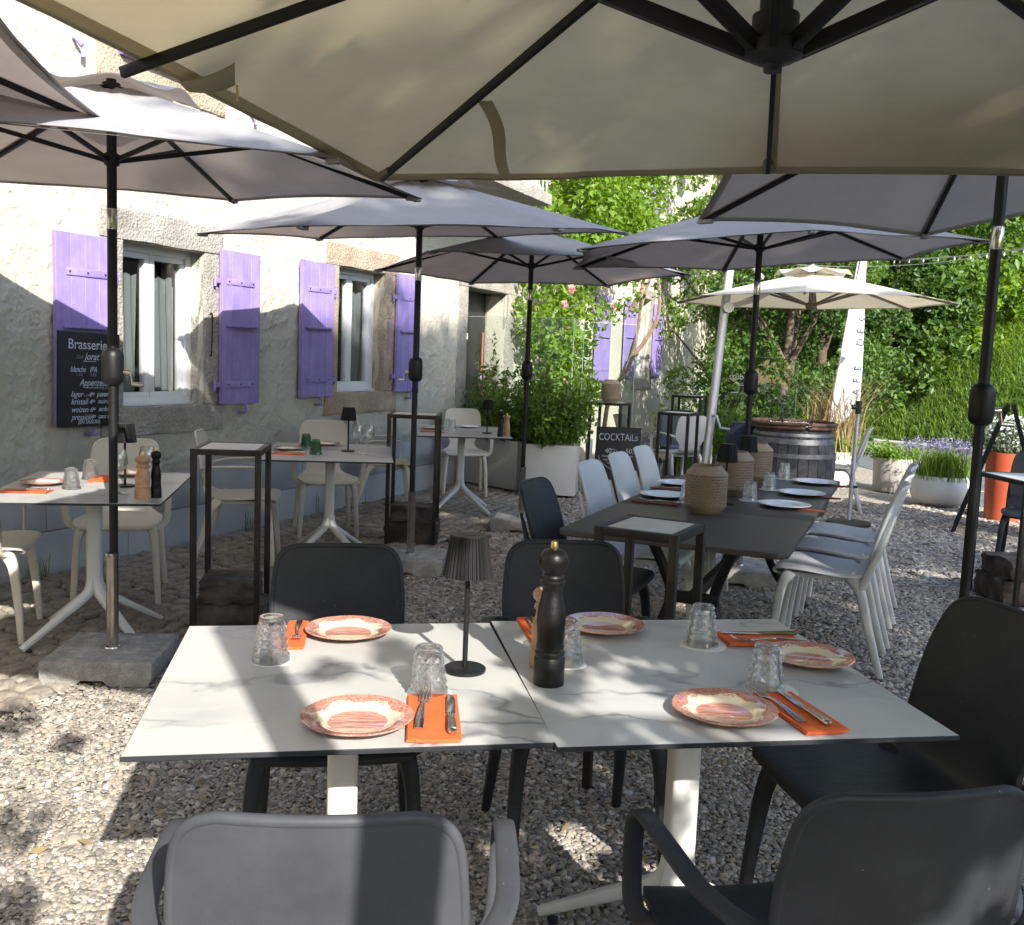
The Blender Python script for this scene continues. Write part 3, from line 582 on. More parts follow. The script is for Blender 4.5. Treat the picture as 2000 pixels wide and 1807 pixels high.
gv = link_mesh('gravel', me); tag(gv, 'rounded grey and tan gravel covering the terrace', 'gravel', kind='stuff')
ng = bpy.data.node_groups.new('gravel_nodes', 'GeometryNodeTree'); ng.interface.new_socket('Geometry', in_out='INPUT', socket_type='NodeSocketGeometry'); ng.interface.new_socket('Geometry', in_out='OUTPUT', socket_type='NodeSocketGeometry')
gi, go = ng.nodes.new('NodeGroupInput'), ng.nodes.new('NodeGroupOutput'); ip = ng.nodes.new('GeometryNodeInstanceOnPoints'); ci = ng.nodes.new('GeometryNodeCollectionInfo'); ci.inputs[0].default_value = peb; ci.inputs[1].default_value = True; ci.inputs[2].default_value = True
def nattr(nm, ty):
    q = ng.nodes.new('GeometryNodeInputNamedAttribute'); q.data_type = ty; q.inputs[0].default_value = nm; return q.outputs[0]
ng.links.new(gi.outputs[0], ip.inputs['Points']); ng.links.new(ci.outputs[0], ip.inputs['Instance']); ip.inputs['Pick Instance'].default_value = True
ng.links.new(nattr('pidx', 'INT'), ip.inputs['Instance Index']); ng.links.new(nattr('pscl', 'FLOAT_VECTOR'), ip.inputs['Scale'])
e2r = ng.nodes.new('FunctionNodeEulerToRotation'); ng.links.new(nattr('prot', 'FLOAT_VECTOR'), e2r.inputs[0]); ng.links.new(e2r.outputs[0], ip.inputs['Rotation'])
ng.links.new(ip.outputs[0], go.inputs[0]); md = gv.modifiers.new('scatter', 'NODES'); md.node_group = ng

# ================================================================== HOUSE (local x along the wall, y into it, z up)
house = empty('house', (A0[0], A0[1], 0), WANG, 'white rendered old house with lilac shutters and stone window surrounds', 'house')
openings = [(0.935, 1.71, 1.0, 2.10), (3.43, 4.22, 1.055, 2.18), (6.0, 7.09, 0.0, 2.20), (12.68, 13.46, 1.13, 2.56), (0.95, 1.72, 3.36, 4.6)]
surr = [(0.745, 1.905, 0.81, 2.30), (3.23, 4.455, 0.86, 2.375), (5.76, 7.34, 0.0, 2.42), (12.46, 13.70, 0.95, 2.72), (0.735, 1.915, 3.09, 4.8)]
def inside(s_, z_, rects, e=0.0): return any(a + e < s_ < b_ - e and c + e < z_ < d_ - e for a, b_, c, d_ in rects)
sb = sorted(set([-9.0, 19.0, -0.45, 5.78] + [q for o in openings for q in o[:2]])); zb = sorted(set([-0.3, 0.5, 3.75, 6.4] + [q for o in openings for q in o[2:]]))
g = MB()
for a, b_ in zip(sb[:-1], sb[1:]):
    for c, d_ in zip(zb[:-1], zb[1:]):
        if not inside((a + b_) / 2, (c + d_) / 2, openings): g.box(((a + b_) / 2, 0.2, (c + d_) / 2), (b_ - a, 0.4, d_ - c))
wall_core = g.build('wall', 'stucco', house, smooth=0)
# rough render skin with real relief
cell = 0.010; s0, s1, z0, z1 = -0.45, 5.77, 0.50, 3.75; ns_, nz_ = int((s1 - s0) / cell) + 1, int((z1 - z0) / cell) + 1
f1 = fbm((nz_, ns_), cell, 0.020, 0.075, 3, 1.8, 0.5); f2 = fbm((nz_, ns_), cell, 0.016, 0.05, 4, 2.2, -0.6); f3 = fbm((nz_, ns_), cell, 0.1, 0.6, 5)
h = 0.0032 * np.clip(f1 * 0.8 + 0.1, 0, 1.2) + 0.0066 * np.clip(1 - np.abs(f2 - 0.9) / 0.30, 0, 1) * (f1 > -0.4) + 0.003 * np.clip(f3, -1, 1.5)
S_, Zg = np.meshgrid(np.linspace(s0, s1, ns_), np.linspace(z0, z1, nz_)); V = np.stack([S_.ravel(), -0.007 - h.ravel(), Zg.ravel()], 1)
i, j = np.meshgrid(np.arange(nz_ - 1), np.arange(ns_ - 1), indexing='ij'); q = (i * ns_ + j).ravel(); F = np.stack([q, q + 1, q + ns_ + 1, q + ns_], 1)
cs, cz = S_.ravel()[q] + cell / 2, Zg.ravel()[q] + cell / 2; keep = np.ones(len(q), bool)
for a, b_, c, d_ in surr: keep &= ~((cs > a + 0.012) & (cs < b_ - 0.012) & (cz > c + 0.012) & (cz < d_ - 0.012))
o = link_mesh('rough_render', tri_mesh('rough_render', V, F[keep], 'stucco'), house); o.data.polygons.foreach_set('use_smooth', [True] * len(o.data.polygons))
# plinth slabs
rng = np.random.RandomState(3)
for lo, hi, brk in ((-0.02, 0.262, (-1.6, -0.35, 0.95, 2.25, 3.4, 4.75, 5.74)), (0.268, 0.525, (-1.6, 0.30, 1.64, 2.9, 4.1, 5.74))):
    for a, b_ in zip(brk[:-1], brk[1:]):
        MB().box(((a + b_) / 2, -0.012, (lo + hi) / 2), (b_ - a - 0.005, 0.05 + 0.004 * rng.rand(), hi - lo)).build('plinth_slab', 'plinth_paint', house, bevel=0.004)
# stone surrounds
def rough_block(s_a, s_b, z_a, z_b, yf, yb, mat, name, parent, seed=0):
    r_ = np.random.RandomState(seed); g = MB(); g.box(((s_a + s_b) / 2, (yf + yb) / 2, (z_a + z_b) / 2), (s_b - s_a, yb - yf, z_b - z_a)); 
    me = g.mesh(name, mat, bevel=0.008, seg=2); bm = bmesh.new(); bm.from_mesh(me)
    bmesh.ops.subdivide_edges(bm, edges=[e for e in bm.edges if e.calc_length() > 0.12], cuts=6, use_grid_fill=True)
    for v in bm.verts: v.co += Vector(r_.normal(size=3) * 0.0022)
    bm.to_mesh(me); bm.free(); me.polygons.foreach_set('use_smooth', [True] * len(me.polygons)); me.set_sharp_from_angle(angle=math.radians(40)); return link_mesh(name, me, parent)
def surround(op, su, mat, parent, deep=0.20, seed=0, sill=True):
    (a, b_, c, d_), (A_, B_, C_, D_) = op, su
    rough_block(A_, B_, d_, D_, -0.020, deep, mat, 'lintel', parent, seed + 1)
    rough_block(A_, a, c + 0.002, d_ - 0.002, -0.018, deep, mat, 'jamb', parent, seed + 2); rough_block(b_, B_, c + 0.002, d_ - 0.002, -0.018, deep, mat, 'jamb', parent, seed + 3)
    if sill: rough_block(A_, B_, C_, c, -0.026, deep, mat, 'sill', parent, seed + 4)
surround(openings[0], surr[0], 'limestone', house, seed=10)
surround(openings[1], surr[1], 'sandstone', house, seed=20)
surround(openings[2], surr[2], 'limestone', house, deep=0.30, seed=30, sill=False)
surround(openings[3], surr[3], 'limestone', house, seed=40)
rough_block(0.735, 1.915, 3.09, 3.36, -0.022, 0.2, 'sandstone', 'sill', house, 50)
rough_block(0.735, 0.95, 3.362, 4.6, -0.02, 0.2, 'sandstone', 'jamb', house, 51); rough_block(1.72, 1.915, 3.362, 4.6, -0.02, 0.2, 'sandstone', 'jamb', house, 52)
MB().box((1.33, -0.045, 3.33), (0.86, 0.05, 0.16)).build('window_box', 'lilac_paint', house, bevel=0.006)
# windows
def window(op, yy, two=True, curtain=True):
    a, b_, c, d_ = op; fw = 0.052; g = MB(); m_ = (a + b_) / 2
    def fr(g, a, b_, c, d_, w_, y_, t_):
        g.box(((a + b_) / 2, y_, d_ - w_ / 2), (b_ - a, t_, w_)); g.box(((a + b_) / 2, y_, c + w_ / 2), (b_ - a, t_, w_))
        g.box((a + w_ / 2, y_, (c + d_) / 2), (w_, t_, d_ - c - 2 * w_)); g.box((b_ - w_ / 2, y_, (c + d_) / 2), (w_, t_, d_ - c - 2 * w_))
    fr(g, a, b_, c, d_, fw, yy + 0.03, 0.06); win = g.build('window', 'pvc_white', house, bevel=0.004)
    MB().box((m_, yy - 0.015, c + 0.012), (b_ - a - 0.02, 0.05, 0.02)).build('drip_rail', 'pvc_white', win, bevel=0.003)
    spans = ((a + fw - 0.008, m_ - 0.001), (m_ + 0.001, b_ - fw + 0.008)) if two else ((a + fw - 0.008, b_ - fw + 0.008),)
    for q0, q1 in spans:
        g = MB(); fr(g, q0, q1, c + fw - 0.006, d_ - fw + 0.006, 0.046, yy + 0.045, 0.05); sa = g.build('sash', 'pvc_white', win, bevel=0.005)
        MB().box(((q0 + q1) / 2, yy + 0.05, (c + d_) / 2), (q1 - q0 - 0.08, 0.006, d_ - c - 2 * fw - 0.07)).build('pane', 'window_glass', sa, smooth=0)
        if curtain:
            g = MB(); nn = 50; x_ = np.linspace(q0 + 0.05, q1 - 0.05, nn)
            G = [[(x, yy + 0.10 + 0.012 * math.sin(x * 95 + k_), z_) for x in x_] for k_, z_ in enumerate(np.linspace(c + 0.06, d_ - 0.20, 4))]
            G[-1] = [(p[0], p[1], p[2] + 0.012 * math.sin(p[0] * 60)) for p in G[-1]]
            g.shell(G, 0.0015); g.build('curtain', 'curtain', sa)
    g = MB(); g.box((m_, yy + 0.95, (c + d_) / 2), (b_ - a + 1.2, 0.02, d_ - c + 1.2)); g.box((m_, yy + 0.55, c - 0.35), (b_ - a + 1.2, 0.8, 0.02)); g.box((m_, yy + 0.55, d_ + 0.35), (b_ - a + 1.2, 0.8, 0.02))
    g.box((a - 0.6, yy + 0.55, (c + d_) / 2), (0.02, 0.8, d_ - c + 0.7)); g.box((b_ + 0.6, yy + 0.55, (c + d_) / 2), (0.02, 0.8, d_ - c + 0.7)); g.build('room', 'room_dark', win, smooth=0)
    return win
window(openings[0], 0.115); window(openings[1], 0.115); window(openings[3], 0.12); window((0.95, 1.72, 3.362, 4.6), 0.12)
# shutters
def shutter(a, b_, z_a, z_b, hinge_right, np_=4, ledge=True, yoff=-0.048):
    sh = empty('shutter', (a, yoff, z_a)); sh.parent = house; W_, H_ = b_ - a, z_b - z_a; r_ = np.random.RandomState(int(a * 100) + 7)
    pw = W_ / np_
    for k_ in range(np_):
        MB().box((pw * (k_ + 0.5), r_.normal() * 0.0012, H_ / 2), (pw - 0.0010, 0.030, H_ + r_.normal() * 0.002)).build('plank', 'lilac_paint', sh, bevel=0.0012, seg=1)
    for zz in (H_ * 0.80, H_ * 0.13):
        x0, x1 = (0.05, W_ - 0.075) if not hinge_right else (0.075, W_ - 0.05); g = MB(); g.box(((x0 + x1) / 2, -0.019, zz), (x1 - x0, 0.008, 0.045))
        for q in (x0 + 0.02, (x0 + x1) / 2, x1 - 0.02): g.lathe([(0.0, 0.0), (0.008, 0.0), (0.006, 0.004), (0, 0.005)], 8); 
        g.v = g.v[:8]; g.f = g.f[:6]; g.m = g.m[:6]; st = g.build('strap', 'lilac_paint', sh, bevel=0.003)
        for q in (x0 + 0.02, (x0 + x1) / 2, x1 - 0.02): MB().box((q, -0.025, zz), (0.012, 0.006, 0.012)).build('bolt', 'dark_metal', st, bevel=0.003)
        xh = W_ + 0.022 if hinge_right else -0.022
        g = MB(); g.box((xh, 0.0, zz), (0.07, 0.014, 0.04)); g.tube([(xh + (0.028 if hinge_right else -0.028), 0.006, zz - 0.045), (xh + (0.028 if hinge_right else -0.028), 0.006, zz + 0.03)], 0.011, 8); g.build('hinge', 'lilac_paint', sh, bevel=0.002)
    if ledge: MB().box((W_ / 2, -0.027, H_ * 0.515), (W_ * 0.78, 0.024, 0.02)).build('ledge', 'lilac_paint', sh, bevel=0.004)
    g = MB(); g.tube(catmull([(W_ * 0.6, 0.0, -0.012), (W_ * 0.6, -0.03, -0.02), (W_ * 0.6, -0.03, -0.075)], 4), 0.009, 8); g.box((W_ * 0.62, 0.02, -0.07), (0.05, 0.10, 0.02)); g.build('catch', 'lilac_paint', sh)
    return sh
shutter(0.365, 0.805, 0.915, 2.085, True); shutter(1.84, 2.28, 1.0, 2.14, False); shutter(2.825, 3.29, 1.03, 2.17, True); shutter(4.38, 4.835, 1.05, 2.20, False)
shutter(11.82, 12.40, 1.18, 2.46, True); shutter(13.60, 14.2, 1.18, 2.50, False); shutter(10.35, 11.05, 1.12, 2.44, False); shutter(12.85, 13.6, 3.75, 5.0, False)
# tie-back hooks left over on the wall of the upper storey and the jamb hooks
for s_, z_ in ((0.56, 3.24), (2.19, 3.21)):
    g = MB(); g.tube(catmull([(s_, 0.0, z_), (s_ - 0.01, -0.04, z_), (s_ + 0.015, -0.05, z_ - 0.03), (s_ + 0.035, -0.05, z_ - 0.035), (s_ + 0.035, -0.05, z_ - 0.10)], 5), [0.010, 0.014, 0.012, 0.012, 0.016], 8); g.build('shutter_hook', 'lilac_paint', house)
for s_, z_, m_ in ((1.76, 1.66, 'dark_metal'), (4.26, 1.72, 'lilac_paint')):
    g = MB(); g.tube(catmull([(s_, -0.02, z_), (s_ + 0.004, -0.04, z_ - 0.01), (s_ + 0.004, -0.032, z_ - 0.28), (s_, -0.022, z_ - 0.30)], 5), 0.005, 6); g.build('stay_hook', m_, house)
# doorway
g = MB(); g.box((6.545, 0.31, 1.1), (1.09, 0.05, 2.2)); dr = g.build('door', 'door_dark', house)
MB().box((6.30, 0.278, 0.45), (0.42, 0.012, 0.9)).build('sunlit_door_patch', 'door_grey', dr, bevel=0.003); MB().box((6.55, 0.275, 1.66), (0.10, 0.004, 0.07)).build('notice', 'white_paper', dr, smooth=0)  # grey patch paints sunlight on the lower part of the dark door
g = MB(); g.tube([(6.98, 0.26, 0.0), (6.98, 0.262, 0.8), (6.985, 0.258, 1.72)], 0.012, 8); g.build('pipe', 'copper_hose', house)
MB().box((6.93, 0.255, 1.18), (0.05, 0.02, 0.07)).build('door_bell', 'white_paper', house, bevel=0.004)
# balcony over the doorway
g = MB(); g.box((5.2, -0.45, 3.16), (2.0, 0.9, 0.12)); bal = g.build('balcony', 'limestone', house, bevel=0.01)
for k_ in range(18): MB().tube([(4.25 + k_ * 0.11, -0.86, 3.22), (4.25 + k_ * 0.11, -0.86, 4.02)], 0.011, 6).build('baluster', 'alu', bal)
MB().box((5.2, -0.86, 4.04), (2.0, 0.05, 0.04)).build('handrail', 'alu', bal, bevel=0.005)
# roof edge high above
g = MB(); g.add([(-9.2, -0.9, 6.3), (19.2, -0.9, 6.3), (19.2, 5.0, 9.3), (-9.2, 5.0, 9.3), (-9.2, -0.9, 6.45), (19.2, -0.9, 6.45), (19.2, 5.0, 9.45), (-9.2, 5.0, 9.45)], [(0, 3, 2, 1), (4, 5, 6, 7), (0, 1, 5, 4), (1, 2, 6, 5), (2, 3, 7, 6), (3, 0, 4, 7)]); g.build('roof', 'roof_tile', house, smooth=0)
g = MB(); g.box((5.0, 3.3, 3.1), (28.0, 3.6, 6.2)); g.build('house_body', 'stucco', house, smooth=0)
HM = Matrix.Translation((A0[0], A0[1], 0)) @ Matrix.Rotation(WANG, 4, 'Z')
def hw(s_, y_, z_=0.0): return tuple(HM @ Vector((s_, y_, z_)))

# ================================================================== FURNITURE PROTOTYPES
def marble_table(name, x, y, rz, w_, d_, label, legrot=PI / 4, group=None):
    t = empty(name, (x, y, 0), rz, label, 'table', group)
    g = MB(); g.box((0, 0, 0.740), (w_, d_, 0.010)); me = g.mesh('tabletop', ['marble_top', 'black_plastic'], bevel=0.0015, seg=1)
    me.polygons.foreach_set('material_index', [0 if p_.normal.z > 0.9 else 1 for p_ in me.polygons]); link_mesh('tabletop', me, t)
    MB().box((0, 0, 0.725), (0.30, 0.30, 0.012)).build('mounting_plate', 'black_metal', t, bevel=0.003)
    MB().sweep([(0, 0, 0.26), (0, 0, 0.66), (0, 0, 0.685)], [(0.066, 0.066)] * 3, (1, 0, 0), 20, 5.0).build('column', 'white_metal', t)
    MB().box((0, 0, 0.702), (0.055, 0.055, 0.034)).build('column_cap', 'black_plastic', t, bevel=0.004)
    for k_ in range(4):
        a = legrot + k_ * PI / 2; c_, s_ = math.cos(a), math.sin(a)
        P_ = catmull([(0.010 * c_, 0.010 * s_, 0.30), (0.022 * c_, 0.022 * s_, 0.25), (0.06 * c_, 0.06 * s_, 0.208), (0.20 * c_, 0.20 * s_, 0.122), (0.37 * c_, 0.37 * s_, 0.020)], 5)
        lg = MB().sweep(P_, [(0.050, 0.05), (0.048, 0.05), (0.045, 0.042), (0.040, 0.034), (0.036, 0.026)], (-s_, c_, 0), 14, 3.5).build('leg', 'white_metal', t)
        MB().lathe([(0, 0), (0.014, 0), (0.014, 0.012), (0, 0.012)], 12, c=(0.335 * c_, 0.335 * s_, 0.0)).build('foot', 'black_plastic', lg)
    return t
# ---- chairs: shell from a side profile and a half-width law
def prof_grid(prof, nx, dish_back, dish_seat, zsplit=0.5):
    P_ = catmull([(y, z, hw_) for y, z, hw_ in prof], 5); G = []
    for y, z, hw_ in P_:
        row = []
        for x in np.linspace(-1, 1, nx):
            X_ = x * hw_; f_ = min(1, max(0, (z - 0.46) / 0.08)); row.append((X_, y + dish_back * X_ * X_ * f_, z + dish_seat * X_ * X_ * (1 - f_)))
        G.append(row)
    return np.array(G), P_
ARMP = [(0.205, 0.418, 0.150), (0.232, 0.424, 0.178), (0.236, 0.434, 0.196), (0.215, 0.445, 0.216), (0.12, 0.447, 0.226), (0.0, 0.440, 0.222), (-0.11, 0.440, 0.205), (-0.18, 0.450, 0.172), (-0.222, 0.485, 0.138), (-0.240, 0.535, 0.132), (-0.250, 0.575, 0.150), (-0.258, 0.62, 0.180), (-0.270, 0.70, 0.187), (-0.284, 0.79, 0.181), (-0.291, 0.835, 0.171), (-0.294, 0.858, 0.150), (-0.295, 0.868, 0.122)]
SIDEP = [(0.200, 0.412, 0.150), (0.226, 0.420, 0.180), (0.232, 0.430, 0.196), (0.21, 0.445, 0.212), (0.10, 0.448, 0.218), (-0.03, 0.438, 0.214), (-0.13, 0.436, 0.206), (-0.19, 0.452, 0.198), (-0.225, 0.50, 0.192), (-0.25, 0.57, 0.193), (-0.278, 0.66, 0.198), (-0.305, 0.75, 0.195), (-0.330, 0.825, 0.182), (-0.341, 0.853, 0.160), (-0.346, 0.862, 0.130)]
WIDEP = [(y, z, hw_ * 1.12) for y, z, hw_ in SIDEP]
CH = {}
def chair_meshes(kind, mat):
    key = (kind, mat)
    if key in CH: return CH[key]
    prof = {'arm': ARMP, 'side': SIDEP, 'wide': WIDEP}[kind]; G, P_ = prof_grid(prof, 17, 0.75 if kind == 'arm' else 0.9, 0.22)
    isp = next(i for i in range(len(P_)) if P_[i][0] < -0.15 and P_[i][1] > 0.52); M_list = []
    seat = MB().shell(G[:isp + 1], 0.012).mesh('seat', mat, smooth=60); back = MB().shell(G[isp:], 0.012)
    # rim roll round the back, as moulded plastic has
    rim = np.vstack([G[isp + 2:, 0], G[-1, 1:-1], G[isp + 2:, -1][::-1]]); back.tube(rim, 0.0085, 8)
    back = back.mesh('backrest', mat, smooth=60); M_list += [('seat', seat), ('backrest', back)]
    ww = 1.12 if kind == 'wide' else 1.0
    for sx in (-1, 1):
        fl = MB().sweep(catmull([(sx * 0.175 * ww, 0.155, 0.432), (sx * 0.196 * ww, 0.19, 0.36), (sx * 0.208 * ww, 0.212, 0.18), (sx * 0.218 * ww, 0.225, 0.0)], 4), [(0.055, 0.062), (0.042, 0.046), (0.035, 0.037), (0.029, 0.029)], (1, 0, 0), 12, 3.2)
        rl = MB().sweep(catmull([(sx * 0.165 * ww, -0.12, 0.44), (sx * 0.19 * ww, -0.17, 0.38), (sx * 0.202 * ww, -0.225, 0.20), (sx * 0.215 * ww, -0.29, 0.0)], 4), [(0.055, 0.065), (0.042, 0.052), (0.035, 0.042), (0.029, 0.030)], (1, 0, 0), 12, 3.2)
        if kind != 'arm':
            rl.sweep(catmull([(sx * 0.19 * ww, -0.17, 0.38), (sx * 0.198 * ww, -0.212, 0.49), (sx * 0.199 * ww, -0.255, 0.60), (sx * 0.192 * ww, -0.30, 0.74)], 4), [(0.040, 0.045), (0.032, 0.035), (0.026, 0.026), (0.014, 0.012)], (1, 0, 0), 10, 2.6)
        M_list += [('leg', fl.mesh('leg', mat)), ('leg', rl.mesh('leg', mat))]
        if kind == 'arm':
            a = MB().sweep(catmull([(sx * 0.175, -0.225, 0.635), (sx * 0.215, -0.205, 0.648), (sx * 0.252, -0.13, 0.662), (sx * 0.262, 0.0, 0.668), (sx * 0.264, 0.085, 0.668), (sx * 0.264, 0.125, 0.656), (sx * 0.264, 0.145, 0.62), (sx * 0.263, 0.15, 0.54), (sx * 0.258, 0.148, 0.475), (sx * 0.238, 0.15, 0.442), (sx * 0.195, 0.16, 0.424)], 5), (0.036, 0.013), (1, 0, 0), 12, 3.5)
            M_list.append(('armrest', a.mesh('armrest', mat)))
    # under-seat apron
    M_list.append(('apron', MB().sweep([(0, 0.17, 0.424), (0, -0.14, 0.424)], [(0.36, 0.03)] * 2, (1, 0, 0), 12, 6.0).mesh('apron', mat)))
    CH[key] = M_list; return M_list
def chair(name, kind, mat, x, y, rz, label, group=None, z=0.0):
    t = empty(name, (x, y, z), rz, label, 'chair', group)
    for nm, me in chair_meshes(kind, mat): link_mesh(nm, me, t)
    return t
# ---- steel stand with a pale inset top on a beam of old wood
def steel_stand(x, y, rz, H_, label, w_=0.32, d_=0.32, mat='dark_metal', log=True):
    t = empty('steel_stand', (x, y, 0), rz, label, 'stand', 'steel stands on blocks of old wood'); b_ = 0.028
    for sx in (-1, 1):
        for sy in (-1, 1): MB().box((sx * (w_ - b_) / 2, sy * (d_ - b_) / 2, H_ / 2), (b_, b_, H_)).build('leg', mat, t, bevel=0.002)
    for sx in (-1, 1): MB().box((sx * (w_ - b_) / 2, 0, H_ - b_ / 2 - 0.001), (b_ - 0.001, d_ - 2 * b_, b_)).build('rail', mat, t, bevel=0.002)
    for sy in (-1, 1): MB().box((0, sy * (d_ - b_) / 2, H_ - b_ / 2 - 0.001), (w_ - 2 * b_, b_ - 0.001, b_)).build('rail', mat, t, bevel=0.002)
    MB().box((0, 0, H_ - 0.008), (w_ - 2 * b_ - 0.004, d_ - 2 * b_ - 0.004, 0.010)).build('top_panel', 'stand_top', t, bevel=0.002)
    if log:
        r_ = np.random.RandomState(int(abs(x * 100 + y * 10)))
        for zz, hh, ln, off in ((0.085, 0.16, w_ + 0.02, 0.0), (0.225, 0.12, w_ - 0.06, 0.01)):
            g = MB(); g.box((0, off, zz), (ln, d_ * 0.62, hh)); me = g.mesh('wood_block', 'log_wood', bevel=0.012); bm = bmesh.new(); bm.from_mesh(me); bmesh.ops.subdivide_edges(bm, edges=[e for e in bm.edges if e.calc_length() > 0.06], cuts=4, use_grid_fill=True)
            for v in bm.verts: v.co += Vector(r_.normal(size=3) * 0.006)
            bm.to_mesh(me); bm.free(); me.polygons.foreach_set('use_smooth', [True] * len(me.polygons)); link_mesh('wood_block', me, t)
    return t
# ---- tableware
def plate_mesh(mat):
    prof = [(0, 0.004), (0.058, 0.004), (0.064, 0.007), (0.072, 0.013), (0.090, 0.0165), (0.104, 0.019), (0.1055, 0.0175), (0.104, 0.0155), (0.088, 0.012), (0.07, 0.008), (0.06, 0.0), (0.0, 0.0)]
    fn = (lambda r_, th, z_, j: r_ * (1 + (0.022 * (abs(math.cos(th * 3)) ** 0.6 - 0.6) if r_ > 0.08 else 0))) if mat == 'red_plate' else None
    return MB().lathe(prof, 72, fn=fn).mesh('plate', mat, smooth=50)
PL = {m_: plate_mesh(m_) for m_ in ('red_plate', 'white_plate')}
def plate(x, y, z, label, mat='red_plate', s_=1.0, rz=0.0, group=None):
    o = link_mesh('plate', PL[mat]); o.location = (x, y, z); o.scale = (s_, s_, 1); o.rotation_euler = (0, 0, rz); return tag(o, label, 'plate', group)
def cut_tumbler(mat):
    """upturned tumbler: lattice of raised diamond facets, smooth rim and foot, hollow inside"""
    h_, N_, J = 0.100, 10, 8; g = MB()
    def r0(z_): return 0.0425 - 0.0145 * (z_ / h_) ** 0.95
    zz = np.linspace(0.017, h_ - 0.009, J + 1)
    def nd(i, j, dr=0.0): th = 2 * PI * (i + 0.5 * (j % 2)) / N_; r_ = r0(zz[j]) - 0.0032 + dr; return (r_ * math.cos(th), r_ * math.sin(th), zz[j])
    vs = []; fs = []; idn = {}
    for j in range(J + 1):
        for i in range(N_): idn[i, j] = len(vs); vs.append(nd(i, j))
    def at_(i, j): return idn[i % N_, j]
    for j in range(1, J):
        for i in range(N_):
            th = 2 * PI * (i + 0.5 * (j % 2) + 0.5) / N_; c = len(vs); r_ = r0(zz[j]) + 0.0012; vs.append((r_ * math.cos(th), r_ * math.sin(th), zz[j])); o_ = i + (1 if j % 2 else 0)
            L_, R_, T_, B_ = at_(i, j), at_(i + 1, j), at_(o_, j + 1), at_(o_, j - 1); fs += [(c, R_, T_), (c, T_, L_), (c, L_, B_), (c, B_, R_)]
    for i in range(N_): fs.append((at_(i, 0), at_(i + 1, 0), at_(i, 1)))
    for i in range(N_): o_ = i + (1 if J % 2 else 0); fs.append((at_(i + 1, J), at_(i, J), at_(o_, J - 1)))
    def ring(z_, r_): k0 = len(vs); vs.extend([(r_ * math.cos(2 * PI * k_ / (4 * N_)), r_ * math.sin(2 * PI * k_ / (4 * N_)), z_) for k_ in range(4 * N_)]); return k0
    def strip(k0, k1):
        for k_ in range(4 * N_): k2 = (k_ + 1) % (4 * N_); fs.append((k0 + k_, k0 + k2, k1 + k2, k1 + k_))
    def fan(k0, j, sg):
        for i in range(N_):
            sh = 2 * (j % 2); q = lambda m_: k0 + (4 * i + m_ + sh) % (4 * N_); a_, b_ = at_(i, j), at_(i + 1, j)
            tr = [(a_, q(1), q(0)), (a_, q(2), q(1)), (a_, b_, q(2)), (b_, q(3), q(2)), (b_, q(4), q(3))]; fs.extend(tr if sg > 0 else [t_[::-1] for t_ in tr])
    k0 = ring(0.013, r0(0.013)); fan(k0, 0, 1); k1 = ring(0.001, r0(0.0)); strip(k0, k1); k2 = ring(0.0, r0(0.0) - 0.0012); strip(k1, k2)
    k3 = ring(0.004, r0(0.0) - 0.0040); strip(k2, k3); k4 = ring(0.05, r0(0.05) - 0.0062); strip(k3, k4); k5 = ring(0.083, r0(0.083) - 0.0068); strip(k4, k5); k6 = ring(0.087, 0.012); strip(k5, k6); fs.append(tuple(range(k6, k6 + 4 * N_)))
    t0 = ring(h_ - 0.005, r0(h_ - 0.005)); fan(t0, J, -1); t1 = ring(h_, r0(h_) - 0.0025); strip(t0, t1); t2 = ring(h_, 0.019); strip(t1, t2); t3 = ring(h_ - 0.0025, 0.014); strip(t2, t3); fs.append(tuple(range(t3, t3 + 4 * N_)))
    g.add(vs, fs); return g.mesh('tumbler', mat, smooth=14)
TUM = cut_tumbler('cut_glass'); TUMG = cut_tumbler('green_glass')
def tumbler(x, y, z, label, me=None, rz=0.0, s_=1.0, group=None):
    o = link_mesh('tumbler', me or TUM); o.location = (x, y, z); o.rotation_euler = (0, 0, rz); o.scale = (s_,) * 3; return tag(o, label, 'glass', group)
def wine_me():
    outp = [(0.0, 0.001), (0.034, 0.001), (0.035, 0.003), (0.012, 0.007), (0.0045, 0.014), (0.0038, 0.05), (0.0042, 0.085), (0.012, 0.097), (0.032, 0.115), (0.040, 0.14), (0.0385, 0.165), (0.031, 0.20)]
    inp = [(0.0300, 0.20), (0.0375, 0.165), (0.039, 0.14), (0.031, 0.116), (0.012, 0.100), (0.0, 0.097)]
    return MB().lathe(outp + inp, 36).mesh('wine_glass', 'wine_glass_mat', smooth=60)
WINE = wine_me()
def wine(x, y, z, label, group=None):
    o = link_mesh('wine_glass', WINE); o.location = (x, y, z); return tag(o, label, 'wine glass', group)
def mill_me(prof, mat): return MB().lathe(prof, 40).mesh('body', mat, smooth=45)
BIGM = [(0, 0), (0.033, 0), (0.0335, 0.004), (0.0335, 0.058), (0.031, 0.062), (0.0325, 0.067), (0.0315, 0.073), (0.029, 0.076), (0.031, 0.083), (0.029, 0.090), (0.030, 0.115), (0.0315, 0.140), (0.029, 0.165), (0.0235, 0.190), (0.0215, 0.205), (0.0225, 0.215), (0.027, 0.219), (0.0275, 0.225), (0.024, 0.229), (0.0255, 0.234), (0.023, 0.239), (0.0205, 0.241), (0.024, 0.247), (0.0295, 0.257), (0.0315, 0.268), (0.0300, 0.280), (0.0235, 0.290), (0.012, 0.2955), (0, 0.297)]
mA = mill_me(BIGM, 'black_wood'); mB_ = mill_me([(r_, z_ * 0.62) for r_, z_ in BIGM], 'light_wood')
kA = MB().lathe([(0, 0), (0.0085, 0), (0.009, 0.006), (0.007, 0.014), (0.004, 0.016), (0, 0.016)], 16).mesh('knob', 'brass')
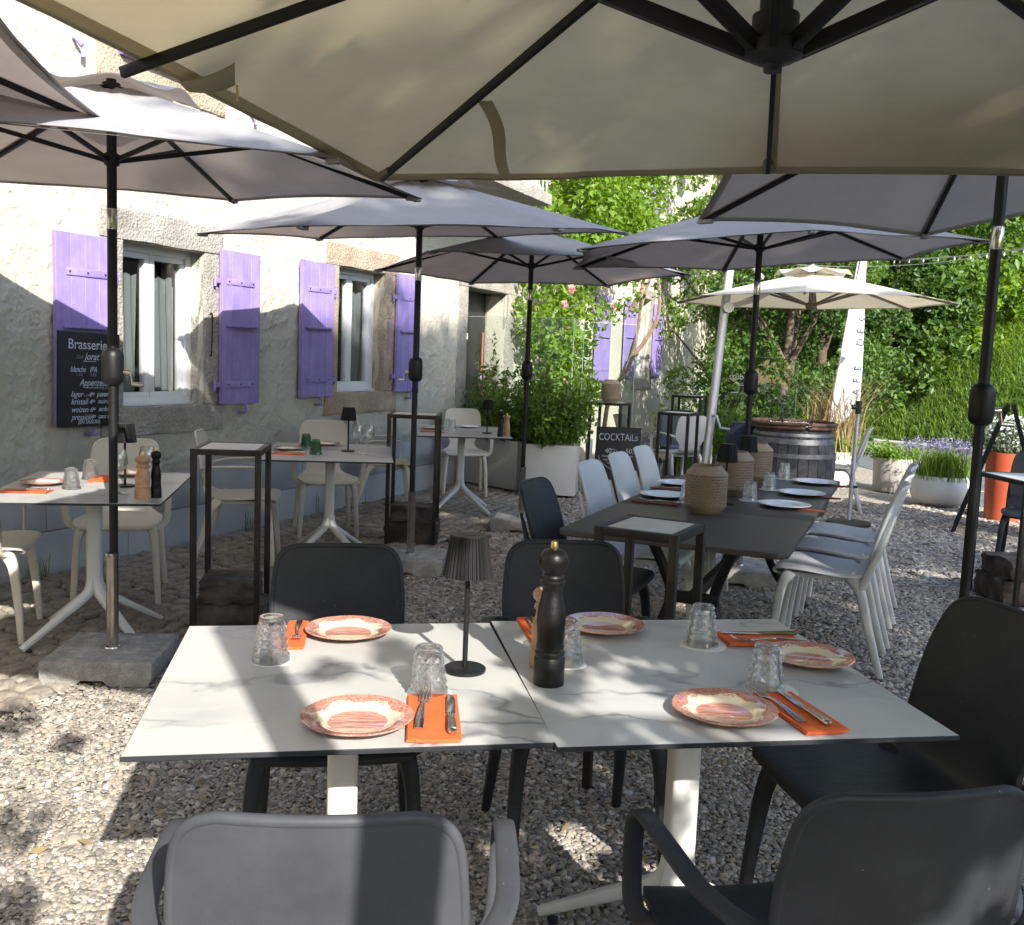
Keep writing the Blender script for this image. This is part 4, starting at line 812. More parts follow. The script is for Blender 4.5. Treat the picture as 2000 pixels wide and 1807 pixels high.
def mill(x, y, z, label, big=True, s_=1.0, wood=False):
    t = empty('pepper_mill', (x, y, z), 0, label, 'pepper mill'); b_ = link_mesh('body', mB_ if wood else mA, t); k_ = link_mesh('knob', kA, t); k_.location = (0, 0, 0.296 * (0.62 if wood else 1.0)); t.scale = (s_,) * 3; return t
def lamp_parts():
    base = MB().lathe([(0, 0), (0.046, 0), (0.047, 0.002), (0.047, 0.007), (0.044, 0.009), (0, 0.0095)], 48).mesh('base', 'black_metal')
    stem = MB().lathe([(0.0058, 0.0095), (0.0058, 0.225), (0.008, 0.226), (0.008, 0.25), (0, 0.25)], 16).mesh('stem', 'black_metal')
    def pl(r_, th, z_, j): return r_ * (1 + 0.030 * (1 if (int(th / (2 * PI) * 144) // 2) % 2 else -1))
    sh = MB().lathe([(0.053, 0.215), (0.040, 0.304), (0.037, 0.304), (0.050, 0.216)], 144, fn=pl).mesh('lamp_shade', 'lamp_black', smooth=20)
    top = MB().lathe([(0, 0.302), (0.0385, 0.302), (0.0385, 0.306), (0.016, 0.3065), (0.015, 0.3075), (0, 0.3075)], 40).mesh('touch_top', 'dark_metal'); return (('base', base), ('stem', stem), ('lamp_shade', sh), ('touch_top', top))
LP = lamp_parts()
def table_lamp(x, y, z, label, s_=1.0):
    t = empty('table_lamp', (x, y, z), 0, label, 'lamp'); t.scale = (s_,) * 3
    for nm, me in LP: link_mesh(nm, me, t)
    return t
# ---- lantern with real perforations
def lantern_parts():
    R_, z0_, z1_ = 0.098, 0.035, 0.185; nc, nr = 36, 11; g = MB(); hz = (z1_ - z0_) / nr
    for r_i in range(nr):
        for c_i in range(nc):
            off = 0.5 * (r_i % 2); u0, u1 = c_i + off, c_i + 1 + off; zc = z0_ + hz * (r_i + 0.5); hs = 0.36
            def P_(u, z_, rr_=R_): th = 2 * PI * u / nc; return (rr_ * math.cos(th), rr_ * math.sin(th), z_)
            o_ = [P_(u0, zc - hz / 2), P_(u1, zc - hz / 2), P_(u1, zc + hz / 2), P_(u0, zc + hz / 2)]; um = (u0 + u1) / 2
            i_ = [P_(um, zc - hz * hs), P_(um + hs, zc), P_(um, zc + hz * hs), P_(um - hs, zc)]; j_ = [(x * 0.96, y * 0.96, z) for x, y, z in i_]
            g.add(o_ + i_ + j_, [(0, 1, 5, 4), (1, 2, 6, 5), (2, 3, 7, 6), (3, 0, 4, 7), (4, 5, 9, 8), (5, 6, 10, 9), (6, 7, 11, 10), (7, 4, 8, 11)])
    body = g.mesh('perforated_wall', 'tan_ceramic', smooth=30)
    base = MB().lathe([(0, 0.0), (0.070, 0.0), (0.082, 0.012), (0.093, 0.030), (0.0985, 0.0355), (0.094, 0.036), (0.088, 0.032), (0.066, 0.012), (0, 0.010)], 46).mesh('foot', 'tan_ceramic')
    neck = MB().lathe([(0.094, 0.184), (0.0985, 0.1845), (0.094, 0.193), (0.072, 0.215), (0.067, 0.220), (0.0665, 0.226), (0.063, 0.226), (0.063, 0.219), (0.068, 0.212), (0.090, 0.190), (0.094, 0.184)], 46).mesh('neck', 'tan_ceramic')
    return (('perforated_wall', body), ('foot', base), ('neck', neck))
LN = lantern_parts()
def lantern(x, y, z, label, s_=1.0):
    t = empty('lantern', (x, y, z), 0.3 * x, label, 'lantern'); t.scale = (s_,) * 3
    for nm, me in LN: link_mesh(nm, me, t)
    return t
def coaster_me():
    return MB().lathe([(0, 0), (0.058, 0), (0.058, 0.0012), (0, 0.0013)], 40, fn=lambda r_, th, z_, j: r_ * (1 + 0.035 * math.cos(4 * th))).mesh('coaster', 'paper_coaster')
COAST = coaster_me()
def coaster(x, y, z, label, s_=1.0):
    o = link_mesh('coaster', COAST); o.location = (x, y, z); o.rotation_euler = (0, 0, x * 7); o.scale = (s_, s_, 1); return tag(o, label, 'coaster')
def napkin(x, y, z, w_, d_, rz, label, mat='napkin_orange', shear=0.0):
    g = MB(); G = []
    for v in np.linspace(-1, 1, 9): G.append([(u * w_ / 2 + shear * v, v * d_ / 2, 0.0032 + 0.0012 * math.sin(u * 3 + v * 2) * abs(u)) for u in np.linspace(-1, 1, 9)])
    g.shell(G, 0.003); G2 = [[(p[0] + 0.002, p[1] - 0.0015, p[2] + 0.0032) for p in r_] for r_ in G]; g.shell(G2, 0.0022)
    o = g.build('napkin', mat, smooth=50); o.location = (x, y, z); o.rotation_euler = (0, 0, rz); return tag(o, label, 'napkin')
def fork_me():
    g = MB(); P_ = catmull([(0, -0.100, 0.004), (0, -0.06, 0.0075), (0, 0.0, 0.010), (0, 0.03, 0.0065), (0, 0.045, 0.004)], 5)
    g.sweep(P_, [(0.018, 0.004), (0.017, 0.0035), (0.0085, 0.004), (0.006, 0.0035), (0.020, 0.0022)], (1, 0, 0), 10, 2.5)
    for k_ in range(4):
        x = -0.0095 + k_ * 0.00633; g.sweep(catmull([(x, 0.040, 0.004), (x, 0.060, 0.0045), (x * 1.02, 0.085, 0.010), (x * 1.02, 0.100, 0.0165)], 4), [(0.0042, 0.002), (0.0038, 0.002), (0.0034, 0.0018), (0.0014, 0.001)], (1, 0, 0), 8, 2.5)
    return g.mesh('fork', 'steel', smooth=60)
FORK = fork_me()
def fork(x, y, z, rz, label, s_=1.0):
    o = link_mesh('fork', FORK); o.location = (x, y, z); o.rotation_euler = (0, 0, rz); o.scale = (s_,) * 3; return tag(o, label, 'fork')
KB = MB().prism([(-0.008, 0.0), (0.009, 0.0), (0.0105, 0.03), (0.0105, 0.085), (0.006, 0.103), (-0.002, 0.108), (-0.006, 0.09), (-0.0085, 0.02)], 0.0045, 0.0062).mesh('blade', 'steel', bevel=0.0006)
def kh(mat):
    def fn(i): return 0
    g = MB(); g.sweep(catmull([(0, 0.004, 0.0055), (0, -0.004, 0.0055), (0, -0.012, 0.0055), (0, -0.05, 0.0062), (0, -0.088, 0.0065), (0, -0.096, 0.006)], 3), [(0.009, 0.007), (0.013, 0.009), (0.0115, 0.008), (0.0145, 0.010), (0.018, 0.0115), (0.010, 0.007)], (1, 0, 0), 14, 2.6)
    if mat == 'steel':
        for k_ in range(5): g.tube([(-0.0055 + 0.00275 * k_, -0.014, 0.0102), (-0.007 + 0.0035 * k_, -0.085, 0.0117)], 0.0011, 6)
    return g.mesh('handle', mat, smooth=50)
KH = {m_: kh(m_) for m_ in ('steel', 'green_handle')}
def knife(x, y, z, rz, label, mat='steel', s_=1.0):
    t = empty('knife', (x, y, z), rz, label, 'knife'); t.scale = (s_,) * 3; link_mesh('blade', KB, t); link_mesh('handle', KH[mat], t); return t

# ================================================================== UMBRELLAS
def canopy_sheet(apex, rim, mat, name, parent, v0=0.10, scal=0.05, sag=0.03, nu=10, nv=10, hem=0.005, seed=0, wr=0.0):
    g = MB(); K = len(rim); A_ = np.array(apex, float); r_ = np.random.RandomState(seed); hemp = []; nu, nv = nu + 6, nv + 6
    for k_ in range(K):
        a, b_ = np.array(rim[k_], float), np.array(rim[(k_ + 1) % K], float); vs = []; ph = r_.rand(4) * 6
        for v in np.linspace(v0, 1, nv):
            for u in np.linspace(0, 1, nu):
                q = 4 * u * (1 - u); ve = v * (1 - scal * q * v); p_ = A_ + ve * ((1 - u) * a + u * b_ - A_); p_[2] -= sag * q * math.sin(PI * min(1, v * 0.9)) * 0.8
                p_[2] += wr * q * (math.sin(u * 9 + ph[0] + v * 3) + math.sin(v * 11 + ph[1] - u * 4)) + wr * 0.9 * (1 - v) * q * math.sin(u * 26 + ph[2] + v * 2) + wr * 0.6 * max(0, v - 0.6) * math.sin(u * 34 + ph[3]) * q; vs.append(p_)
                if v == 1 and u < 1: hemp.append(p_)
        fs = [(i * nu + j, i * nu + j + 1, (i + 1) * nu + j + 1, (i + 1) * nu + j) for i in range(nv - 1) for j in range(nu - 1)]; g.add(vs, fs)
    nb = len(hemp) // K
    for k_ in range(K):
        a, b_ = np.array(rim[k_], float), np.array(rim[(k_ + 1) % K], float); vs = []
        for v in (1 - hem * 6, 1.0):
            for u in np.linspace(0, 1, nu):
                q = 4 * u * (1 - u); ve = v * (1 - scal * q * v); p_ = A_ + ve * ((1 - u) * a + u * b_ - A_); p_[2] -= sag * q * math.sin(PI * min(1, v * 0.9)) * 0.8 + 0.004; vs.append(p_)
        g.add(vs, [(j, j + 1, nu + j + 1, nu + j) for j in range(nu - 1)])
        # double-stitched seam beside each rib
        d_ = (b_ - a) / np.linalg.norm(b_ - a); e_ = a - A_; g.add([A_ + e_ * 0.06 + d_ * 0.0 - (0, 0, 0.003), A_ + e_ * 0.985 - (0, 0, 0.003), A_ + e_ * 0.985 + d_ * 0.030 - (0, 0, 0.004), A_ + e_ * 0.06 + d_ * 0.012 - (0, 0, 0.004)], [(0, 1, 2, 3)])
    hp = hemp + [hemp[0]]; g.sweep(hp, (hem * 0.8, hem * 4), (0, 0, 1), 6, 2.0)
    me = bpy.data.meshes.new(name); me.from_pydata(g.v, [], g.f); me.materials.append(MATS[mat]); me.polygons.foreach_set('use_smooth', [True] * len(me.polygons)); me.update(); return link_mesh(name, me, parent)
def vent_cap(apex, rim, frac, lift, mat, parent, wave=0.02):
    A_ = np.array(apex, float); K = len(rim); g = MB(); rows = []; n_ = 12 * K
    for v in (0.0, 0.35, 0.7, 1.0):
        row = []
        for q in range(n_):
            k_, u = q // 12, (q % 12) / 12; p_ = (1 - u) * np.array(rim[k_]) + u * np.array(rim[(k_ + 1) % K]); d = (p_ - A_) * frac * v; d[2] *= 0.8
            row.append(A_ + d + np.array((0, 0, lift + wave * v * v * math.cos(2 * PI * u + PI))))
        rows.append(row)
    vs = [p_ for r_ in rows for p_ in r_]; fs = [(i * n_ + j, i * n_ + (j + 1) % n_, (i + 1) * n_ + (j + 1) % n_, (i + 1) * n_ + j) for i in range(3) for j in range(n_)]
    g.add(vs, fs); return g.build('vent', mat, parent, smooth=60)
def hex_umbrella(x, y, zr, R_, ang, ax, ay, label, ah=0.36, crank_az=0.3, strap=True, lift=None):
    t = empty('parasol', (x, y, 0), 0, label, 'parasol', 'grey hexagonal parasols over the tables'); r_ = np.random.RandomState(int(abs(x * 1000)))
    rim = [(R_ * math.cos(ang + k_ * PI / 3), R_ * math.sin(ang + k_ * PI / 3), zr + R_ * (ax * math.cos(ang + k_ * PI / 3) + ay * math.sin(ang + k_ * PI / 3)) + r_.normal() * 0.006) for k_ in range(6)]
    if lift: rim = [(v[0] * (0.86 if k_ in lift else 1.0), v[1] * (0.86 if k_ in lift else 1.0), v[2] + lift.get(k_, 0.0)) for k_, v in enumerate(rim)]
    apex = (0, 0, zr + ah); cn = canopy_sheet(apex, rim, 'grey_canvas', 'canopy', t, seed=int(abs(y * 100)), wr=0.004); vent_cap(apex, rim, 0.26, 0.035, 'grey_canvas', cn)
    MB().tube([(0, 0, 0.30), (0, 0, 1.255)], 0.0185, 16).build('lower_pole', 'black_metal', t)
    MB().tube([(0, 0, 1.25), (0, 0, zr + ah + 0.01)], 0.0205, 16).build('pole', 'black_metal', t)
    MB().lathe([(0.0215, 1.18), (0.0215, 1.21), (0.0195, 1.21)], 16).build('pole_ring', 'black_metal', t)
    hs = MB().lathe([(0.0, 1.255), (0.030, 1.255), (0.042, 1.268), (0.046, 1.29), (0.046, 1.375), (0.042, 1.395), (0.030, 1.408), (0.0205, 1.41)], 24).build('crank_housing', 'black_metal', t)
    c_, s_ = math.cos(crank_az), math.sin(crank_az); g = MB(); g.tube([(0.045 * c_, 0.045 * s_, 1.31), (0.072 * c_, 0.072 * s_, 1.31)], 0.012, 10); g.sweep([(0.070 * c_, 0.070 * s_, 1.315), (0.080 * c_, 0.080 * s_, 1.255)], [(0.016, 0.008)] * 2, (-s_, c_, 0), 8, 3); g.tube([(0.078 * c_, 0.078 * s_, 1.26), (0.125 * c_, 0.125 * s_, 1.258)], 0.009, 10); g.build('crank_handle', 'chrome', hs)
    g = MB(); g.lathe([(0.0207, 1.905), (0.0222, 1.91), (0.0222, 1.985), (0.0207, 1.99)], 16); g.build('tilt_joint', 'chrome', t)
    zr2 = zr + 0.055; MB().lathe([(0.021, zr2 - 0.035), (0.030, zr2 - 0.03), (0.034, zr2 - 0.01), (0.034, zr2 + 0.012), (0.021, zr2 + 0.02)], 18).build('runner', 'black_plastic', t)
    MB().lathe([(0.0, zr + ah - 0.035), (0.036, zr + ah - 0.03), (0.036, zr + ah - 0.006), (0.0, zr + ah - 0.004)], 18).build('crown_hub', 'black_plastic', t)
    for k_ in range(6):
        v = np.array(rim[k_]); a = np.array(apex) + (0, 0, -0.018); e_ = a + (v - a) * 0.985 + np.array((0, 0, -0.014)); s0_ = a + (v - a) * 0.03
        rb = MB(); rb.bar(tuple(s0_), tuple(e_), 0.020, 0.012); rb = rb.build('rib', 'black_metal', t)
        th = ang + k_ * PI / 3; m_ = a + (v - a) * 0.47 + np.array((0, 0, -0.012)); g = MB(); g.bar((0.030 * math.cos(th), 0.030 * math.sin(th), zr2 - 0.012), tuple(m_), 0.018, 0.011); g.build('strut', 'black_metal', rb)
        g = MB(); g.box((0, 0, 0), (0.07, 0.032, 0.018), rz=th); g.v = [(p_[0] + v[0] * 0.975, p_[1] + v[1] * 0.975, p_[2] + v[2] - 0.006) for p_ in g.v]; g.build('rib_pocket', 'grey_canvas', cn, bevel=0.004)
    if strap:
        v = (np.array(rim[1]) + np.array(rim[2])) / 2 * 0.9; g = MB(); 
    return t
def umbrella_base(x, y, rz, label, tube=0.42, w_=0.46, d_=0.43):
    t = empty('parasol_stand', (x, y, 0), rz, label, 'parasol stand', 'granite parasol stands'); H_ = 0.105
    pr = [(-w_ / 2 + 0.02, 0.0), (-0.085, 0.0), (-0.06, 0.022), (0.03, 0.022), (0.055, 0.0), (w_ / 2 - 0.02, 0.0), (w_ / 2, 0.03), (w_ / 2, H_ - 0.006), (w_ / 2 - 0.008, H_), (-w_ / 2 + 0.008, H_), (-w_ / 2, H_ - 0.006), (-w_ / 2, 0.03)]
    MB().prism(pr, -d_ / 2, d_ / 2, 'xz').build('slab', 'granite', t, bevel=0.003)
    MB().lathe([(0.0, H_), (0.036, H_), (0.034, H_ + 0.006), (0.0255, H_ + 0.010), (0.0255, H_ + tube - 0.02), (0.027, H_ + tube - 0.018), (0.027, H_ + tube), (0.020, H_ + tube), (0.020, H_ + 0.02), (0, H_ + 0.02)], 28).build('tube', 'chrome', t)
    return t
UM = [(-1.716, 4.155, 2.143, 1.355, 0.429, -0.010, 0.064, 'grey parasol in front of the first window, its black pole over the left table', 0.15),
      (-0.655, 6.390, 2.208, 1.385, 1.211, 0.046, 0.094, 'grey parasol standing before the second window, mostly shaded blue on top', 2.7),
      (0.094, 8.093, 2.136, 1.308, 0.963, 0.015, -0.024, 'grey parasol near the dark doorway, furthest of the grey ones', 0.5),
      (1.558, 6.459, 2.160, 1.377, 0.482, 0.060, 0.015, 'grey parasol whose pole rises behind the long dark table', 2.9),
      (1.762, 3.676, 2.247, 1.26, 0.342, 0.061, -0.117, 'grey parasol at the right edge with its thick pole by the red pot', 0.0)]
for k_, q in enumerate(UM): hex_umbrella(*q[:7], q[7], crank_az=q[8], lift={3: 0.20, 4: 0.24, 5: 0.10} if k_ == 4 else None)
hex_umbrella(-2.52, 2.60, 2.20, 1.40, 0.735, 0.0, 0.0, 'grey parasol cut off by the left edge of the view, only a corner showing')
umbrella_base(-1.722, 4.152, 0.07, 'granite slab base under the parasol pole at front left')
umbrella_base(-0.655, 6.390, 0.0, 'granite slab base behind the black chairs, partly hidden')
umbrella_base(0.094, 8.093, -0.15, 'granite slab base on the cobbles beside the table near the planter')
umbrella_base(1.558, 6.459, -0.2, 'granite slab base below the far end of the long dark table')
umbrella_base(1.762, 3.676, 0.3, 'granite slab base hidden behind the black chair at right')

# ---- big beige cantilever parasol overhead
cx_, cy_, ca = 0.51, 2.105, -0.243; t = empty('cantilever_parasol', (cx_, cy_, 0), ca, 'large square beige cantilever parasol filling the top of the view, seen from below', 'parasol')
hh = 1.502; rim = [(-hh, 0, 2.129), (-hh, hh, 2.111), (0, hh, 2.129), (hh, hh, 2.111), (hh, 0, 2.129), (hh, -hh, 2.111), (0, -hh, 2.129), (-hh, -hh, 2.111)]
apex = (0, 0, 2.535); cn = canopy_sheet(apex, rim, 'beige_canvas', 'canopy', t, v0=0.02, scal=0.012, sag=0.035, nu=14, nv=16, hem=0.006, seed=4, wr=0.005)
vent_cap(apex, rim, 0.2, 0.05, 'beige_canvas', cn)
for k_, v in enumerate(rim):
    v = np.array(v); a = np.array((0, 0, 2.515)); ext = 1.035 if k_ % 2 == 0 and k_ == 0 else 0.965; e_ = a + (v - a) * ext + np.array((0, 0, -0.018)); s0_ = a + (v - a) * 0.02
    g = MB(); g.bar(tuple(s0_), tuple(e_), 0.026, 0.016); rb = g.build('rib', 'black_metal', t, bevel=0.002)
    d = v[:2] / np.linalg.norm(v[:2]); ln = np.linalg.norm(v[:2]); m_ = a + (v - a) * (0.62 / ln) + np.array((0, 0, -0.02)); g = MB(); g.bar((d[0] * 0.055, d[1] * 0.055, 2.098), tuple(m_), 0.034, 0.020); g.build('strut', 'black_metal', rb, bevel=0.002)
    g = MB(); s_ = np.array((-d[1], d[0])) * 0.016
    for sg in (-1, 1): g.sweep([(m_[0] + sg * s_[0] - d[0] * 0.035, m_[1] + sg * s_[1] - d[1] * 0.035, m_[2] - 0.008), (m_[0] + sg * s_[0] + d[0] * 0.02, m_[1] + sg * s_[1] + d[1] * 0.02, m_[2] + 0.012)], [(0.006, 0.04)] * 2, (-d[1], d[0], 0), 8, 4)
    g.build('joint', 'black_plastic', rb)
    if k_ != 0:
        pk = a + (v - a) * 0.985; g = MB(); g.sweep([tuple(a + (v - a) * 0.93 + np.array((0, 0, -0.012))), tuple(pk + np.array((0, 0, -0.006)))], [(0.034, 0.026), (0.05, 0.022)], (-d[1], d[0], 0), 8, 3); g.build('rib_pocket', 'beige_canvas', cn)
MB().lathe([(0, 2.052), (0.018, 2.052), (0.020, 2.066), (0.042, 2.072), (0.060, 2.082), (0.062, 2.108), (0.048, 2.112), (0.048, 2.135), (0.048, 2.14), (0.048, 2.165), (0.034, 2.17), (0.034, 2.30), (0.024, 2.31), (0.024, 2.60), (0, 2.60)], 24).build('hub', 'black_plastic', t)
mast_l = Matrix.Rotation(-ca, 4, 'Z') @ Vector((0.55 - cx_, -0.30 - cy_, 0))
g = MB(); g.sweep([(mast_l.x, mast_l.y, 0.12), (mast_l.x, mast_l.y, 2.52)], [(0.10, 0.078)] * 2, (1, 0, 0), 16, 4.0); g.build('mast', 'black_metal', t)
g = MB(); g.sweep(catmull([(mast_l.x, mast_l.y, 2.40), (mast_l.x * 0.6, mast_l.y * 0.6, 2.78), (0, 0, 2.66)], 6), [(0.06, 0.08)] * 13, (1, 0, 0), 14, 4.0); g.build('boom', 'black_metal', t)
MB().box((mast_l.x, mast_l.y, 0.06), (0.9, 0.9, 0.11)).build('base_plate', 'granite', t, bevel=0.01)
# hanging strap, sleeve pocket with zip
def canopy_pt(fx, fy):
    p_ = np.array((fx * hh, fy * hh)); r_ = max(abs(fx), abs(fy)); return (p_[0], p_[1], 2.535 - (2.535 - 2.125) * r_ - 0.02)
g = MB(); G = []
for v in np.linspace(0, 1, 9): G.append([(-0.90 + u * (1 - 0.25 * v) + 0.012 * math.sin(v * 5) + 0.085 * v, 0.955 + 0.02 * v + 0.01 * math.sin(v * 6), 2.258 - 0.235 * v) for u in (-0.024, 0.0, 0.024)])
g.shell(G, 0.003); g.build('tie_strap', 'beige_canvas', cn)
g = MB(); C4 = [np.array(q) for q in ((-1.477, 0.128, 2.110), (-1.321, 0.130, 2.150), (-1.385, 0.245, 2.132), (-1.476, 0.209, 2.108))]
G = [[tuple((C4[0] * (1 - u) + C4[1] * u) * (1 - v) + (C4[3] * (1 - u) + C4[2] * u) * v - np.array((0, 0, 0.010 * math.sin(PI * u) + 0.012 * math.sin(PI * v)))) for u in np.linspace(0, 1, 7)] for v in np.linspace(0, 1, 6)]
g.shell(G, 0.004); g.build('pocket', 'beige_canvas', cn)
g = MB(); g.tube([(-1.378, 0.243, 2.128), (-1.378, 0.245, 2.088)], 0.0028, 6); g.build('zip_pull', 'brass', cn)

# ---- cream cantilever parasol in the background
t = empty('cantilever_parasol', (3.12, 10.5, 0), 0.2, 'cream cantilever parasol with pale mast, open in front of the hedge', 'parasol'); zr, R_ = 2.135, 1.46
rim = [(R_ * math.cos(k_ * PI / 4 + 0.25), R_ * math.sin(k_ * PI / 4 + 0.25), zr + 0.02 * math.cos(k_)) for k_ in range(8)]; apex = (0, 0, 2.47)
cn = canopy_sheet(apex, rim, 'cream_canvas', 'canopy', t, scal=0.03, sag=0.02, seed=9, wr=0.003); vent_cap(apex, rim, 0.28, 0.05, 'cream_canvas', cn, 0.025)
for v in rim:
    v = np.array(v); a = np.array((0, 0, 2.45)); g = MB(); g.bar(tuple(a + (v - a) * 0.03), tuple(a + (v - a) * 0.98 + np.array((0, 0, -0.016))), 0.024, 0.016); rb = g.build('rib', 'taupe_plastic', t)
    d = v[:2] / R_; m_ = a + (v - a) * 0.45 + np.array((0, 0, -0.02)); g = MB(); g.bar((d[0] * 0.04, d[1] * 0.04, 2.11), tuple(m_), 0.022, 0.014); g.build('strut', 'taupe_plastic', rb)
MB().lathe([(0, 2.06), (0.045, 2.065), (0.06, 2.09), (0.05, 2.13), (0.03, 2.14), (0.025, 2.5), (0, 2.5)], 18).build('hub', 'taupe_plastic', t)
ml = Matrix.Rotation(-0.2, 4, 'Z') @ Vector((2.06 - 3.12, 10.0 - 10.5, 0)); top = (ml.x + 0.09, ml.y, 2.72)
g = MB(); g.sweep([(ml.x - 0.09, ml.y, 0.05), top], [(0.085, 0.062)] * 2, (1, 0, 0), 14, 4.0); ms = g.build('mast', 'alu', t)
MB().lathe([(0.0, -0.03), (0.055, -0.03), (0.06, 0.0), (0.055, 0.03), (0, 0.03)], 18).build('slider', 'alu', ms); ms.children[0].location = (ml.x + 0.05, ml.y - 0.05, 2.02); ms.children[0].rotation_euler = (PI / 2, 0, 0)
g = MB(); g.bar((ml.x + 0.05, ml.y, 2.02), (ml.x + 0.48, ml.y + 0.2, 2.14), 0.05, 0.035); g.bar((ml.x + 0.48, ml.y + 0.2, 2.14), (0, 0, 2.52), 0.05, 0.035); g.bar(tuple(np.array(top) - (0, 0, 0.05)), (ml.x + 0.55, ml.y + 0.25, 2.36), 0.04, 0.03); g.build('boom', 'alu', t)
g = MB(); g.tube([(ml.x - 0.02, ml.y - 0.04, 0.92), (ml.x - 0.02, ml.y - 0.11, 0.92)], 0.014, 8); g.tube([(ml.x - 0.02, ml.y - 0.10, 0.92), (ml.x + 0.03, ml.y - 0.10, 0.80)], 0.012, 8); g.tube([(ml.x + 0.03, ml.y - 0.10, 0.80), (ml.x + 0.12, ml.y - 0.14, 0.79)], 0.013, 8); g.build('crank_handle', 'alu', t)
MB().box((ml.x - 0.09, ml.y, 0.05), (0.8, 0.8, 0.09)).build('base_plate', 'granite', t, bevel=0.01)

# ================================================================== TABLES AND CHAIRS
TZ = 0.7452
marble_table('bistro_table', -0.342, 2.031, 0.1818, 0.755, 0.795, 'white marbled table at front left with lamp and orange napkin')
marble_table('bistro_table', 0.425, 2.165, 0.170, 0.80, 0.835, 'white marbled table at front right, joined to its neighbour, nearest the tall black mill')
marble_table('bistro_table', -2.0, 4.62, 0.19, 0.78, 1.08, 'white marbled table under the brewery chalkboard at left')
marble_table('bistro_table', -1.245, 6.62, 0.15, 0.83, 1.17, 'white marbled table with two green tumblers by the second window')
marble_table('bistro_table', -0.47, 8.87, 0.10, 0.82, 1.30, 'white marbled table furthest back, in front of the white planter')
# long dark table
def dup_long():
    t = empty('long_table', (1.135, 5.01, 0), -0.39, 'long dark taupe table with curved metal legs and lanterns', 'table')
    pr = []; r_ = 0.05; w_, l_ = 0.46, 1.36
    for cx, cy, a0 in ((w_ - r_, l_ - r_, 0), (-w_ + r_, l_ - r_, PI / 2), (-w_ + r_, -l_ + r_, PI), (w_ - r_, -l_ + r_, 1.5 * PI)):
        for k_ in range(5): pr.append((cx + r_ * math.cos(a0 + k_ * PI / 8), cy + r_ * math.sin(a0 + k_ * PI / 8)))
    for y0, y1 in ((-1.36, -0.452), (-0.450, 0.450), (0.452, 1.36)):
        MB().prism([p_ for p_ in ([(max(-w_, min(w_, x)), min(y1, max(y0, y))) for x, y in pr])], 0.722, 0.7452).build('top_leaf', 'taupe_top', t, bevel=0.003)
    for sy in (-1, 1):
        for sx in (-1, 1):
            P_ = catmull([(sx * 0.22, sy * 0.86, 0.72), (sx * 0.13, sy * 0.82, 0.52), (sx * 0.10, sy * 0.80, 0.38), (sx * 0.18, sy * 0.86, 0.18), (sx * 0.34, sy * 0.93, 0.015)], 6); MB().sweep(P_, [(0.05, 0.045)] * len(P_), (0, 1, 0), 12, 3.0).build('leg', 'black_metal', t)
        MB().box((0, sy * 0.81, 0.40), (0.24, 0.04, 0.05)).build('crossbar', 'black_metal', t, bevel=0.004)
        MB().box((0, sy * 0.86, 0.705), (0.60, 0.05, 0.03)).build('bearer', 'black_metal', t, bevel=0.004)
    g = MB(); g.bar((0, -0.80, 0.40), (0, 0.80, 0.40), 0.05, 0.035); g.build('stretcher', 'black_metal', t)
    return t
dup_long()
GB, GK, GW = 'beige armchairs by the house', 'black chairs at the front tables', 'pale side chairs at the long table'
chair('armchair', 'arm', 'beige_plastic', -2.56, 4.62, -1.30, 'beige plastic armchair cut off at the left edge beside the left table', GB)
chair('armchair', 'arm', 'beige_plastic', -2.19, 5.40, PI + 0.27, 'beige plastic armchair behind the left table under the first window', GB)
chair('armchair', 'arm', 'beige_plastic', -1.80, 6.45, -1.42, 'beige plastic armchair seen side-on behind the tall steel stand at left', GB)
chair('armchair', 'arm', 'beige_plastic', -1.44, 7.50, PI + 0.30, 'beige plastic armchair behind the table with green tumblers', GB)
chair('armchair', 'arm', 'beige_plastic', -1.14, 8.70, -1.38, 'beige plastic armchair half hidden behind the second steel stand', GB)
chair('armchair', 'arm', 'beige_plastic', -0.50, 9.98, PI + 0.15, 'beige plastic armchair furthest back, in front of the planter', GB)
chair('armchair', 'arm', 'black_plastic', -0.450, 2.53, PI + 0.17, 'black plastic armchair across the front left table, facing us', GK)
chair('armchair', 'arm', 'black_plastic', 0.215, 2.72, PI + 0.15, 'black plastic armchair behind the tall black pepper mill', GK)
chair('armchair', 'arm', 'sunlit_black_plastic', -0.245, 1.425, 0.08, 'black armchair at the bottom left, its back glaring grey in the sun', GK)
chair('armchair', 'arm', 'black_plastic', 0.530, 1.555, 0.19, 'black armchair at the bottom right dappled with leaf light', GK)
chair('side_chair', 'wide', 'black_plastic', 0.93, 2.27, 1.76, 'black armless chair at the right end of the front tables', GK)
chair('side_chair', 'side', 'black_plastic', 0.40, 4.42, 1.18 - PI, 'black armless chair at the near left of the long table', GK)
for k_, nm in enumerate(('nearest', 'middle', 'furthest')):
    o = chair('side_chair', 'side', 'pale_plastic', 1.59 + 0.225 * k_, 4.77 + 0.50 * k_, 1.18, 'pale grey side chair on the right of the long table, %s of three' % nm, GW); o.scale = (1, 1, 1.045)
    o = chair('side_chair', 'side', 'pale_plastic', 0.70 + 0.205 * k_, 4.98 + 0.51 * k_, 1.18 - PI, 'pale grey side chair on the left of the long table, %s of three' % nm, GW); o.scale = (1, 1, 1.045)
